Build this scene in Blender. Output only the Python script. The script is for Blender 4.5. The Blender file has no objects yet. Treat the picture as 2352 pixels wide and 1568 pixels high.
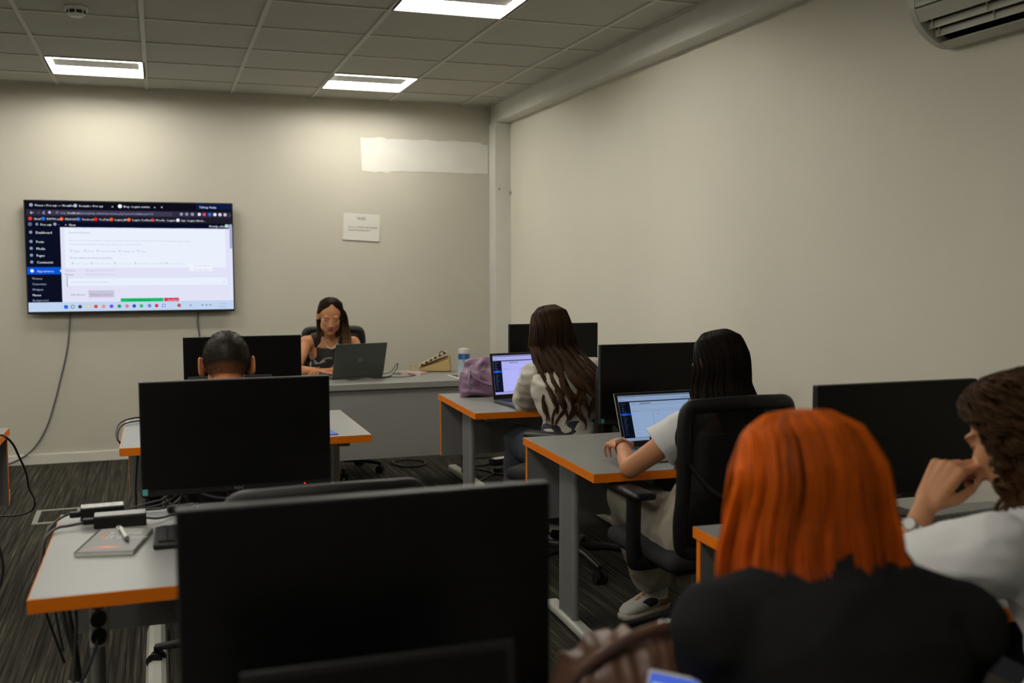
import bpy, bmesh, math, random
import numpy as np
from mathutils import Vector, Matrix, noise
random.seed(7); rng = np.random.default_rng(7)
PI = math.pi
V = Vector
scene = bpy.context.scene
COL = scene.collection

# ------------------------------------------------------------------ camera, world, exposure
CAM_H = 1.43
YAW, PITCH, ROLL, FPX = 0.331956338, -0.0735062337, -0.00212649795, 2346.87779
cam_d = bpy.data.cameras.new('camera'); cam = bpy.data.objects.new('camera', cam_d); COL.objects.link(cam)
cam_d.sensor_width = 36.0; cam_d.lens = 36.0 * FPX / 2352
fwd = V((math.sin(YAW) * math.cos(PITCH), math.cos(YAW) * math.cos(PITCH), math.sin(PITCH)))
r0 = V((math.cos(YAW), -math.sin(YAW), 0)); u0 = r0.cross(fwd)
rr = r0 * math.cos(ROLL) + u0 * math.sin(ROLL); uu = -r0 * math.sin(ROLL) + u0 * math.cos(ROLL)
cam.matrix_world = Matrix(((rr.x, uu.x, -fwd.x, 0), (rr.y, uu.y, -fwd.y, 0), (rr.z, uu.z, -fwd.z, CAM_H), (0, 0, 0, 1)))
cam_d.clip_start = 0.05
cam_d.dof.use_dof = True; cam_d.dof.focus_distance = 4.3; cam_d.dof.aperture_fstop = 2.8
scene.camera = cam
world = bpy.data.worlds.new('world'); scene.world = world; world.use_nodes = True
world.node_tree.nodes['Background'].inputs[0].default_value = (0.02, 0.02, 0.02, 1)
world.node_tree.nodes['Background'].inputs[1].default_value = 0.3
scene.view_settings.view_transform = 'Standard'; scene.view_settings.look = 'None'
scene.view_settings.exposure = 0.0; scene.view_settings.gamma = 1.0
scene.view_settings.use_curve_mapping = False
LAMP_POWER = 85.0
LAMP_COLOR = (1.0, 0.955, 0.86)

# ------------------------------------------------------------------ materials
MATS = {}
def mat(name, color=(0.5, 0.5, 0.5), rough=0.6, metal=0.0, spec=0.5, noise_amt=0.0, noise_scale=60.0, bump=0.0,
        bump_scale=200.0, stretch=(1, 1, 1), attr=None, alpha=1.0, coat=0.0, sheen=0.0, sss=0.0, trans=0.0):
    if name in MATS: return MATS[name]
    m = bpy.data.materials.new(name); m.use_nodes = True; nt = m.node_tree
    b = nt.nodes['Principled BSDF']
    b.inputs['Base Color'].default_value = (*color, 1); b.inputs['Roughness'].default_value = rough
    b.inputs['Metallic'].default_value = metal; b.inputs['Specular IOR Level'].default_value = spec
    b.inputs['Alpha'].default_value = alpha; b.inputs['Coat Weight'].default_value = coat
    b.inputs['Sheen Weight'].default_value = sheen; b.inputs['Transmission Weight'].default_value = trans
    if sss:
        b.inputs['Subsurface Weight'].default_value = sss; b.inputs['Subsurface Radius'].default_value = (0.012, 0.004, 0.002)
        b.inputs['Subsurface Scale'].default_value = 1.0
    tc = nt.nodes.new('ShaderNodeTexCoord'); mp = nt.nodes.new('ShaderNodeMapping')
    nt.links.new(tc.outputs['Object'], mp.inputs[0]); mp.inputs['Scale'].default_value = stretch
    if attr:
        a = nt.nodes.new('ShaderNodeAttribute'); a.attribute_name = attr
        nt.links.new(a.outputs['Color'], b.inputs['Base Color'])
    if noise_amt:
        n = nt.nodes.new('ShaderNodeTexNoise'); n.inputs['Scale'].default_value = noise_scale; n.inputs['Detail'].default_value = 4
        nt.links.new(mp.outputs[0], n.inputs['Vector'])
        mr = nt.nodes.new('ShaderNodeMapRange'); mr.inputs[1].default_value = 0.3; mr.inputs[2].default_value = 0.7
        mr.inputs[3].default_value = 1 - noise_amt; mr.inputs[4].default_value = 1 + noise_amt
        nt.links.new(n.outputs['Fac'], mr.inputs[0])
        mx = nt.nodes.new('ShaderNodeVectorMath'); mx.operation = 'SCALE'
        if attr: nt.links.new(a.outputs['Color'], mx.inputs[0])
        else: mx.inputs[0].default_value = color
        nt.links.new(mr.outputs[0], mx.inputs['Scale']); nt.links.new(mx.outputs[0], b.inputs['Base Color'])
    if bump:
        n2 = nt.nodes.new('ShaderNodeTexNoise'); n2.inputs['Scale'].default_value = bump_scale; n2.inputs['Detail'].default_value = 3
        nt.links.new(mp.outputs[0], n2.inputs['Vector'])
        bp = nt.nodes.new('ShaderNodeBump'); bp.inputs['Strength'].default_value = bump; bp.inputs['Distance'].default_value = 0.002
        nt.links.new(n2.outputs['Fac'], bp.inputs['Height']); nt.links.new(bp.outputs[0], b.inputs['Normal'])
    MATS[name] = m; return m
def emit(name, color, strength=1.0):
    if name in MATS: return MATS[name]
    m = bpy.data.materials.new(name); m.use_nodes = True; nt = m.node_tree; nt.nodes.clear()
    o = nt.nodes.new('ShaderNodeOutputMaterial'); e = nt.nodes.new('ShaderNodeEmission')
    e.inputs[0].default_value = (*color, 1); e.inputs[1].default_value = strength
    nt.links.new(e.outputs[0], o.inputs[0]); MATS[name] = m; return m
def s2l(r, g, b):
    f = lambda c: (c / 255 / 12.92) if c / 255 <= 0.04045 else ((c / 255 + 0.055) / 1.055) ** 2.4
    return (f(r), f(g), f(b))

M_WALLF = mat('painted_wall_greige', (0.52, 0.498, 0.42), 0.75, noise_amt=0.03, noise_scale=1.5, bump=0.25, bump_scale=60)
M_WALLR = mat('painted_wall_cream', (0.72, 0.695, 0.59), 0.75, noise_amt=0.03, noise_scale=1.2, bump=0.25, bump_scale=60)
M_PATCH = mat('filler_patch', (0.72, 0.71, 0.65), 0.8, noise_amt=0.05, noise_scale=5, bump=0.3, bump_scale=40)
M_BEAM = mat('white_beam_paint', (0.66, 0.655, 0.60), 0.7, noise_amt=0.05, noise_scale=4)
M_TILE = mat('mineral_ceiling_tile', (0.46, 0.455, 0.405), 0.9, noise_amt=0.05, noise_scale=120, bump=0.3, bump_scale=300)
M_GRID = mat('ceiling_grid_steel', (0.56, 0.55, 0.49), 0.6)
M_LAMPH = mat('lamp_reflector_white', (0.8, 0.8, 0.76), 0.5)
M_BASE = mat('baseboard_white', (0.66, 0.64, 0.56), 0.5)
M_TOP = mat('desk_grey_laminate', (0.225, 0.23, 0.22), 0.42, noise_amt=0.03, noise_scale=300)
M_PANEL = mat('desk_panel_grey', (0.16, 0.165, 0.16), 0.5, noise_amt=0.04, noise_scale=300)
M_TDESK = mat('front_desk_grey', (0.235, 0.235, 0.22), 0.45, noise_amt=0.03, noise_scale=200)
M_ORANGE = mat('orange_edge_band', (0.80, 0.195, 0.004), 0.6, spec=0.2)
M_METAL = mat('painted_grey_steel', (0.27, 0.275, 0.265), 0.4, 0.3)
M_FOOT = mat('light_grey_steel', (0.55, 0.55, 0.50), 0.4, 0.1)
M_BLACK = mat('black_plastic', (0.006, 0.006, 0.006), 0.55, spec=0.3)
M_BLACK2 = mat('black_satin_plastic', (0.009, 0.009, 0.009), 0.45, spec=0.35)
M_SCREEN = mat('monitor_glass_off', (0.003, 0.003, 0.003), 0.32, spec=0.22)
M_MESH = mat('chair_mesh_fabric', (0.006, 0.006, 0.006), 0.9, alpha=0.96, spec=0.15)
M_FAB = mat('chair_seat_fabric', (0.014, 0.014, 0.015), 0.9, bump=0.5, bump_scale=700)
M_CHAIRF = mat('chair_frame_plastic', (0.010, 0.010, 0.010), 0.5, spec=0.3)
M_CABLE = mat('black_cable', (0.012, 0.012, 0.012), 0.5)
M_GCABLE = mat('grey_cable', (0.10, 0.10, 0.095), 0.5)
M_WHITE = mat('white_plastic', (0.70, 0.70, 0.66), 0.4)
M_PAPER = mat('white_paper', (0.66, 0.65, 0.60), 0.8)
M_INK = mat('grey_print', (0.16, 0.15, 0.14), 0.9)
M_SILVER = mat('silver_metal', (0.55, 0.55, 0.53), 0.28, 0.9)
M_DKGREY = mat('dark_grey_aluminium', (0.085, 0.09, 0.085), 0.4, 0.5)
M_HAIRV = mat('hair_strands', (0.02, 0.01, 0.005), 0.5, attr='Col', spec=0.10)
M_SKIN = mat('skin', (0.5, 0.28, 0.18), 0.5, spec=0.22, attr='Col', sss=0.15, bump=0.15, bump_scale=500)

def carpet():
    m = bpy.data.materials.new('striped_carpet'); m.use_nodes = True; nt = m.node_tree; b = nt.nodes['Principled BSDF']
    N = nt.nodes.new; L = nt.links.new
    b.inputs['Roughness'].default_value = 0.95; b.inputs['Specular IOR Level'].default_value = 0.1
    tc = N('ShaderNodeTexCoord')
    def streak(sx, sy, lo, hi):
        mp = N('ShaderNodeMapping'); mp.inputs['Scale'].default_value = (sx, sy, 1); L(tc.outputs['Object'], mp.inputs[0])
        n = N('ShaderNodeTexNoise'); n.inputs['Scale'].default_value = 1; n.inputs['Detail'].default_value = 2; L(mp.outputs[0], n.inputs['Vector'])
        r = N('ShaderNodeMapRange'); r.inputs[1].default_value = lo; r.inputs[2].default_value = hi; L(n.outputs['Fac'], r.inputs[0]); return r.outputs[0]
    a = streak(140, 1.5, 0.60, 0.76); c = streak(75, 1.1, 0.40, 0.64); f = streak(190, 3.5, 0.35, 0.65)
    mx = N('ShaderNodeMix'); mx.data_type = 'RGBA'; mx.inputs[6].default_value = (0.024, 0.022, 0.018, 1); mx.inputs[7].default_value = (0.072, 0.065, 0.050, 1)
    L(c, mx.inputs[0])
    mx2 = N('ShaderNodeMix'); mx2.data_type = 'RGBA'; L(mx.outputs[2], mx2.inputs[6]); mx2.inputs[7].default_value = (0.20, 0.18, 0.13, 1); L(a, mx2.inputs[0])
    mx3 = N('ShaderNodeMix'); mx3.data_type = 'RGBA'; mx3.blend_type = 'MULTIPLY'; mx3.inputs[0].default_value = 0.55
    cb = N('ShaderNodeCombineColor'); [L(f, cb.inputs[k]) for k in range(3)]
    L(mx2.outputs[2], mx3.inputs[6]); L(cb.outputs[0], mx3.inputs[7]); L(mx3.outputs[2], b.inputs['Base Color'])
    bp = N('ShaderNodeBump'); bp.inputs['Strength'].default_value = 0.4; bp.inputs['Distance'].default_value = 0.003; L(f, bp.inputs['Height']); L(bp.outputs[0], b.inputs['Normal'])
    return m
M_CARPET = carpet()

# ------------------------------------------------------------------ object helpers
def link(o, parent=None):
    COL.objects.link(o)
    if parent is not None: o.parent = parent
    return o
def tag(o, label=None, cat=None, group=None, kind=None):
    if label: o['label'] = label
    if cat: o['category'] = cat
    if group: o['group'] = group
    if kind: o['kind'] = kind
    return o
def empty(name, loc=(0, 0, 0), rz=0, label=None, cat=None, group=None):
    o = bpy.data.objects.new(name, None); o.empty_display_size = 0.05; COL.objects.link(o)
    o.location = loc; o.rotation_euler = (0, 0, rz)
    return tag(o, label, cat, group)
def copy_tree(o, parent=None):
    c = o.copy(); COL.objects.link(c)
    if parent is not None: c.parent = parent
    for ch in [x for x in bpy.data.objects if x.parent == o]: copy_tree(ch, c)
    return c

class MB:
    """collects shapes, builds one mesh object"""
    def __init__(s): s.v = []; s.f = []; s.m = []; s.mats = []; s.smooth = []
    def mi(s, m):
        if m not in s.mats: s.mats.append(m)
        return s.mats.index(m)
    def add(s, vs, fs, m, sm=False, M=None):
        b = len(s.v)
        s.v += [tuple(M @ V(v)) if M is not None else tuple(v) for v in vs]
        k = s.mi(m)
        for f in fs: s.f.append(tuple(b + i for i in f)); s.m.append(k); s.smooth.append(sm)
        return s
    def box(s, x0, y0, z0, x1, y1, z1, m, bev=0.0, M=None, seg=2):
        if bev <= 0:
            vs = [(x, y, z) for z in (z0, z1) for y in (y0, y1) for x in (x0, x1)]
            fs = [(0, 2, 3, 1), (4, 5, 7, 6), (0, 1, 5, 4), (2, 6, 7, 3), (0, 4, 6, 2), (1, 3, 7, 5)]
            return s.add(vs, fs, m, False, M)
        bm = bmesh.new(); bmesh.ops.create_cube(bm, size=1)
        for v in bm.verts: v.co = V(((x0 + x1) / 2 + v.co.x * (x1 - x0), (y0 + y1) / 2 + v.co.y * (y1 - y0), (z0 + z1) / 2 + v.co.z * (z1 - z0)))
        bmesh.ops.bevel(bm, geom=bm.edges[:], offset=bev, segments=seg, affect='EDGES', profile=0.5)
        return s.bm(bm, m, seg > 2, M)
    def bm(s, bm, m, sm=False, M=None):
        bm.verts.index_update()
        s.add([v.co[:] for v in bm.verts], [[v.index for v in f.verts] for f in bm.faces], m, sm, M); bm.free(); return s
    def cyl(s, a, b, r, m, n=16, r2=None, cap=True, sm=True):
        a, b = V(a), V(b); d = (b - a).normalized(); t = V((0, 0, 1)) if abs(d.z) < 0.9 else V((1, 0, 0))
        p = d.cross(t).normalized(); q = d.cross(p)
        r2 = r if r2 is None else r2
        vs = [a + (p * math.cos(2 * PI * i / n) + q * math.sin(2 * PI * i / n)) * r for i in range(n)] + \
             [b + (p * math.cos(2 * PI * i / n) + q * math.sin(2 * PI * i / n)) * r2 for i in range(n)]
        s.add(vs, [(i, (i + 1) % n, n + (i + 1) % n, n + i)[::-1] for i in range(n)], m, sm)
        if cap: s.add(vs, [tuple(range(n)), tuple(range(2 * n - 1, n - 1, -1))], m, False)
        return s
    def tube(s, pts, r, m, n=8, closed=False, flat=1.0, cap=True):
        pts = [V(p) for p in pts]; k = len(pts); rs = r if isinstance(r, (list, tuple)) else [r] * k
        vs = []; up = None
        for i, p in enumerate(pts):
            if closed: d = (pts[(i + 1) % k] - pts[i - 1])
            else: d = pts[min(i + 1, k - 1)] - pts[max(i - 1, 0)]
            d = d.normalized() if d.length > 1e-9 else V((0, 0, 1))
            if up is None: up = V((0, 0, 1)) if abs(d.z) < 0.9 else V((1, 0, 0))
            a = d.cross(up)
            a = a.normalized() if a.length > 1e-6 else V((1, 0, 0))
            b = a.cross(d).normalized(); up = b
            for j in range(n):
                t = 2 * PI * j / n; vs.append(p + a * math.cos(t) * rs[i] + b * math.sin(t) * rs[i] * flat)
        fs = []
        for i in range(k if closed else k - 1):
            for j in range(n):
                i2 = (i + 1) % k; fs.append((i * n + j, i * n + (j + 1) % n, i2 * n + (j + 1) % n, i2 * n + j))
        s.add(vs, fs, m, True)
        if cap and not closed: s.add(vs, [tuple(range(n))[::-1], tuple((k - 1) * n + j for j in range(n))], m, False)
        return s
    def ell(s, c, r, m, M=None, nu=20, nv=12):
        c = V(c); Mx = Matrix.Translation(c) @ (M if M is not None else Matrix.Identity(4)) @ Matrix.Diagonal((*r, 1))
        bm = bmesh.new(); bmesh.ops.create_uvsphere(bm, u_segments=nu, v_segments=nv, radius=1)
        return s.bm(bm, m, True, Mx)
    def cap2(s, a, b, ra, rb, m, n=14, flat_b=False, flat_a=False):
        """tapered capsule"""
        a, b = V(a), V(b); L = (b - a).length; d = (b - a) / max(L, 1e-6)
        t = V((0, 0, 1)) if abs(d.z) < 0.9 else V((1, 0, 0)); p = d.cross(t).normalized(); q = d.cross(p)
        prof = []
        if flat_a: prof += [(0.0, 0.0005), (0.0, ra)]
        else: prof += [(-ra * math.cos(x), max(ra * math.sin(x), 0.0004)) for x in (0.02, 0.4, 0.8, 1.2, PI / 2)]
        if flat_b: prof += [(L, rb), (L, 0.0005)]
        else: prof += [(L + rb * math.sin(x), max(rb * math.cos(x), 0.0004)) for x in (0, 0.4, 0.8, 1.2, 1.55)]
        vs = [a + d * h + (p * math.cos(2 * PI * i / n) + q * math.sin(2 * PI * i / n)) * r for h, r in prof for i in range(n)]
        K = len(prof); fs = [(k * n + i, (k + 1) * n + i, (k + 1) * n + (i + 1) % n, k * n + (i + 1) % n) for k in range(K - 1) for i in range(n)]
        fs += [tuple(range(n)), tuple((K - 1) * n + i for i in range(n))[::-1]]
        return s.add(vs, fs, m, True)
    def loft(s, rows, m, n=28, pw=2.0):
        """rows: (center, right vec*rx, fwd vec*ry) closed solid"""
        vs = []
        for c, a, b in rows:
            for j in range(n):
                t = 2 * PI * j / n; ct, st = math.cos(t), math.sin(t)
                x = abs(ct) ** (2 / pw) * (1 if ct >= 0 else -1); y = abs(st) ** (2 / pw) * (1 if st >= 0 else -1)
                vs.append(V(c) + V(a) * x + V(b) * y)
        K = len(rows); fs = [(k * n + i, k * n + (i + 1) % n, (k + 1) * n + (i + 1) % n, (k + 1) * n + i) for k in range(K - 1) for i in range(n)]
        fs += [tuple(range(n))[::-1], tuple((K - 1) * n + i for i in range(n))]
        return s.add(vs, fs, m, True)
    def prism(s, poly, axis, a, b, m, M=None):
        """poly in the two other axes, extruded along axis"""
        def mk(u, w, t): return {'x': (t, u, w), 'y': (u, t, w), 'z': (u, w, t)}[axis]
        n = len(poly); vs = [mk(u, w, a) for u, w in poly] + [mk(u, w, b) for u, w in poly]
        fs = [tuple(range(n)), tuple(range(2 * n - 1, n - 1, -1))] + [(i, n + i, n + (i + 1) % n, (i + 1) % n) for i in range(n)]
        return s.add(vs, fs, m, False, M)
    def mesh(s, name):
        me = bpy.data.meshes.new(name); me.from_pydata(s.v, [], s.f)
        for mm in s.mats: me.materials.append(mm)
        me.polygons.foreach_set('material_index', s.m); me.polygons.foreach_set('use_smooth', s.smooth)
        me.update(); return me
    def build(s, name, parent=None, loc=None, rot=None, fixn=True):
        me = s.mesh(name)
        if fixn:
            bm = bmesh.new(); bm.from_mesh(me); bmesh.ops.recalc_face_normals(bm, faces=bm.faces); bm.to_mesh(me); bm.free()
        o = bpy.data.objects.new(name, me); link(o, parent)
        if loc is not None: o.location = loc
        if rot is not None: o.rotation_euler = rot
        return o

def text_geo(body, size, align='LEFT', shear=0.0):
    c = bpy.data.curves.new('t', 'FONT'); c.body = body; c.size = size; c.align_x = align; c.resolution_u = 1; c.shear = shear
    o = bpy.data.objects.new('t', c); me = bpy.data.meshes.new_from_object(o)
    vs = [v.co[:] for v in me.vertices]; fs = [tuple(p.vertices) for p in me.polygons]
    bpy.data.objects.remove(o); bpy.data.meshes.remove(me); bpy.data.curves.remove(c)
    return vs, fs
def add_text(mb, body, size, m, M, align='LEFT', shear=0.0):
    vs, fs = text_geo(body, size, align, shear); mb.add(vs, fs, m, False, M)

def cr(pts, k=8):
    """catmull-rom"""
    P = [V(p) for p in pts]; P = [P[0] * 2 - P[1]] + P + [P[-1] * 2 - P[-2]]; out = []
    for i in range(1, len(P) - 2):
        for j in range(k):
            t = j / k; a, b, c, d = P[i - 1:i + 3]
            out.append(0.5 * ((2 * b) + (c - a) * t + (2 * a - 5 * b + 4 * c - d) * t * t + (3 * b - a - 3 * c + d) * t ** 3))
    out.append(P[-2]); return out

def remesh(mb, voxel, smooth=3, fac=0.5):
    o = mb.build('tmp'); md = o.modifiers.new('r', 'REMESH'); md.mode = 'VOXEL'; md.voxel_size = voxel
    if smooth:
        sm = o.modifiers.new('s', 'SMOOTH'); sm.iterations = smooth; sm.factor = fac
    bpy.context.view_layer.update()
    dg = bpy.context.evaluated_depsgraph_get(); me = bpy.data.meshes.new_from_object(o.evaluated_get(dg))
    old = o.data; bpy.data.objects.remove(o); bpy.data.meshes.remove(old)
    me.polygons.foreach_set('use_smooth', [True] * len(me.polygons)); return me
def coords(me):
    a = np.empty(len(me.vertices) * 3); me.vertices.foreach_get('co', a); return a.reshape(-1, 3)
def setco(me, a): me.vertices.foreach_set('co', a.ravel()); me.update()
def set_col(me, cols):
    at = me.color_attributes.new('Col', 'FLOAT_COLOR', 'POINT')
    a = np.ones((len(me.vertices), 4)); a[:, :3] = cols; at.data.foreach_set('color', a.ravel())
def wrinkle(me, amp, sc=(8, 8, 20), seed=0.0, ridge=True):
    n = np.empty(len(me.vertices) * 3); me.vertices.foreach_get('normal', n); n = n.reshape(-1, 3); c = coords(me)
    d = np.empty(len(c))
    for i, p in enumerate(c):
        q = V((p[0] * sc[0] + seed, p[1] * sc[1], p[2] * sc[2])); w = noise.noise(q)
        w = (1 - abs(w) * 2.6) if ridge else w
        d[i] = w + 0.4 * noise.noise(q * 2.3)
    setco(me, c + n * (d[:, None] * amp))

# ------------------------------------------------------------------ the room
XL, XR, YB, YF, ZC = -3.65, 2.72, -2.4, 8.076, 2.73
XC = 2.602                                   # where the ceiling meets the beam
gx = lambda i: -1.25 + 0.6 * i
gy = lambda j: 8.23 - 0.6 * j
LAMPS = [(i, j) for i in (-2, 1, 4) for j in (1, 5, 9) if (i, j) != (4, 9)] + [(-2, 13), (1, 13)]

tag(MB().box(XL - 0.1, YB - 0.1, -0.12, XR + 0.1, YF + 0.1, 0, M_CARPET).build('floor'), kind='structure')
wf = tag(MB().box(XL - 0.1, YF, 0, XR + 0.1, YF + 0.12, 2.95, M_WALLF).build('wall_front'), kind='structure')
# the lighter repaired strip on the front wall, with ragged lower and upper edges
top = [(1.527, 2.442)]; bot = [(1.535, 2.185)]
for k in range(1, 31):
    x = 1.53 + (2.578 - 1.53) * k / 30
    top.append((x, 2.440 + 0.010 * noise.noise(V((x * 9, 1, 0))) - (0.02 if k > 28 else 0) + (0.012 if 3 < k < 6 else 0)))
    bot.append((x, 2.187 + 0.012 * noise.noise(V((x * 11, 5, 0))) - (0.014 if 2 < k < 7 else 0)))
pv = [(x, YF - 0.0025, z) for x, z in top] + [(x, YF - 0.0025, z) for x, z in bot]
nn = len(top); pf = [(i, i + 1, nn + i + 1, nn + i) for i in range(nn - 1)]
MB().add(pv, pf, M_PATCH).build('filler_patch', wf)
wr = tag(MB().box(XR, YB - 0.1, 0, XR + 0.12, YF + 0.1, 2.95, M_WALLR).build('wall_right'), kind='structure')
tag(MB().box(XL - 0.12, YB - 0.1, 0, XL, YF + 0.1, 2.95, M_WALLF).build('wall_left'), kind='structure')
tag(MB().box(XL - 0.1, YB - 0.12, 0, XR + 0.1, YB, 2.95, M_WALLF).build('wall_back'), kind='structure')
# beam along the right wall under the ceiling, with a slightly chipped lower edge
bmv = []; bmf = []
ys = [YB + (7.925 - YB) * k / 120 for k in range(121)]
for k, y in enumerate(ys):
    e = 0.004 * noise.noise(V((y * 6, 0, 0)))
    bmv += [(XC, y, 2.95), (XC, y, 2.592 + e), (XC + 0.012, y, 2.588 + e), (XR, y, 2.588)]
for k in range(120):
    for q in range(3): bmf.append((k * 4 + q, k * 4 + q + 1, k * 4 + q + 5, k * 4 + q + 4))
tag(MB().add(bmv, bmf, M_BEAM).box(XC, 7.92, 2.588, XR, YF, 2.95, M_BEAM).build('trim_1', fixn=False), kind='structure')
pr = tag(MB().box(2.588, 7.92, 0, XR, YF, 2.588, M_BEAM, 0.004).build('trim_2'), kind='structure')
MB().cyl((2.625, 7.921, 2.053), (2.625, 7.917, 2.053), 0.006, M_BLACK).build('screw_hole', pr)
MB().box(2.715, 7.905, 2.01, 2.735, 7.918, 2.045, M_GCABLE, 0.003).box(2.708, 7.90, 2.035, 2.726, 7.917, 2.052, M_WHITE, 0.003).build('wall_clip', pr)
tag(MB().box(XL, YF - 0.016, 0, 2.588, YF, 0.075, M_BASE, 0.004).build('baseboard_front'), kind='structure')
tag(MB().box(XR - 0.016, YB, 0, XR, 7.92, 0.075, M_BASE, 0.004).build('baseboard_right'), kind='structure')
# suspended ceiling: tiles with the grid as its part
tiles = MB(); i0, i1 = -5, 7
for i in range(i0, i1):
    for j in range(0, 19):
        if (i, j) in LAMPS: continue
        xa, xb = max(gx(i), XL), min(gx(i + 1), XC - 0.012); ya, yb = max(gy(j + 1), YB), min(gy(j), YF)
        if xb - xa < 0.03 or yb - ya < 0.03: continue
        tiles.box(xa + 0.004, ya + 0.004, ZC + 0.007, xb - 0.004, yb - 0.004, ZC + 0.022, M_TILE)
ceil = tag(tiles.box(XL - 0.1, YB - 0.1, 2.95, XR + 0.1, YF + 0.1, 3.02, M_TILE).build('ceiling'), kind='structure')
g = MB()
for i in range(-3, 7): g.box(gx(i) - 0.012, YB, ZC, gx(i) + 0.012, YF, ZC + 0.007, M_GRID)
for j in range(0, 18):
    if gy(j) < YF: g.box(XL, gy(j) - 0.010, ZC + 0.001, XC - 0.004, gy(j) + 0.010, ZC + 0.007, M_GRID)
g.box(XC - 0.026, YB, ZC - 0.002, XC - 0.006, YF, ZC + 0.02, M_GRID); g.box(XL, YF - 0.02, ZC, XC - 0.01, YF, ZC + 0.007, M_GRID)
g.build('ceiling_grid', ceil)

# ------------------------------------------------------------------ recessed ceiling lamps
M_EMIT = emit('lamp_light', LAMP_COLOR, LAMP_POWER)
M_EMIT2 = emit('lamp_basket_light', LAMP_COLOR, LAMP_POWER * 0.55)
def make_lamp():
    t = empty('ceiling_lamp')
    h = MB(); a, b, d = 0.285, 0.30, 0.085          # opening half, flange half, depth
    h.box(-b, -b, 0.0, b, -a, 0.006, M_LAMPH); h.box(-b, a, 0.0, b, b, 0.006, M_LAMPH)
    h.box(-b, -a, 0.0, -a, a, 0.006, M_LAMPH); h.box(a, -a, 0.0, b, a, 0.006, M_LAMPH)
    q, d, z1 = 0.255, 0.092, 0.038                   # plate half size, depth, height of the plain lip
    o1 = a - (a - q) * z1 / d
    lip = [(-a, -a, .004), (a, -a, .004), (a, a, .004), (-a, a, .004), (-o1, -o1, z1), (o1, -o1, z1), (o1, o1, z1), (-o1, o1, z1)]
    side = [(0, 1, 5, 4), (1, 2, 6, 5), (2, 3, 7, 6), (3, 0, 4, 7)]
    h.add(lip, side, M_LAMPH); h.box(-a, -a, d, a, a, d + 0.008, M_LAMPH)
    h.build('housing', t, fixn=False)
    up_ = [(x, y, z1) for x, y, z in lip[4:]] + [(-q, -q, d), (q, -q, d), (q, q, d), (-q, q, d)]
    MB().add(up_, side, M_EMIT).build('reflector', t, fixn=False)
    # perforated centre basket: light leaves through its sides, the bottom is plain metal
    B = MB(); x1, y1, zb = 0.262, 0.122, 0.026
    B.add([(-x1, -y1, zb), (x1, -y1, zb), (x1, y1, zb), (-x1, y1, zb)], [(0, 1, 2, 3)], mat('basket_metal', (.55, .55, .52), .5))
    c8 = [(-x1, -y1, zb), (x1, -y1, zb), (x1, y1, zb), (-x1, y1, zb), (-x1, -y1 + .02, d), (x1, -y1 + .02, d), (x1, y1 - .02, d), (-x1, y1 - .02, d)]
    B.add(c8, side, M_EMIT2); B.build('diffuser', t, fixn=False)
    return t
lamp = make_lamp()
seen = {(1, 1): 'recessed square ceiling lamp above and left of the wall television',
        (4, 1): 'recessed square ceiling lamp near the front wall above the bright wall patch',
        (4, 5): 'bright recessed ceiling lamp cut off by the top edge of the picture'}
first = True
for (i, j) in LAMPS:
    o = lamp if first else copy_tree(lamp); first = False
    o.location = (gx(i) + 0.3, gy(j) - 0.3, ZC)
    tag(o, seen.get((i, j), 'recessed square ceiling lamp out of view in another part of the ceiling'), 'ceiling lamp', 'recessed ceiling lamps')

# smoke detector
t = empty('smoke_detector', (-0.36, 5.69, ZC), 0, 'small round white smoke detector on the ceiling tiles above the television', 'smoke detector')
MB().cyl((0, 0, 0.006), (0, 0, -0.012), 0.055, M_WHITE, 28).build('base', t)
MB().cyl((0, 0, -0.012), (0, 0, -0.028), 0.046, M_BLACK2, 28, 0.042).build('vent_ring', t)
d_ = MB().cyl((0, 0, -0.028), (0, 0, -0.042), 0.044, M_WHITE, 28, 0.028)
for k in range(8):
    a = k * PI / 4; d_.box(-0.003, 0.036, -0.030, 0.003, 0.047, -0.010, M_WHITE, M=Matrix.Rotation(a, 4, 'Z'))
d_.build('cover', t)

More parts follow.
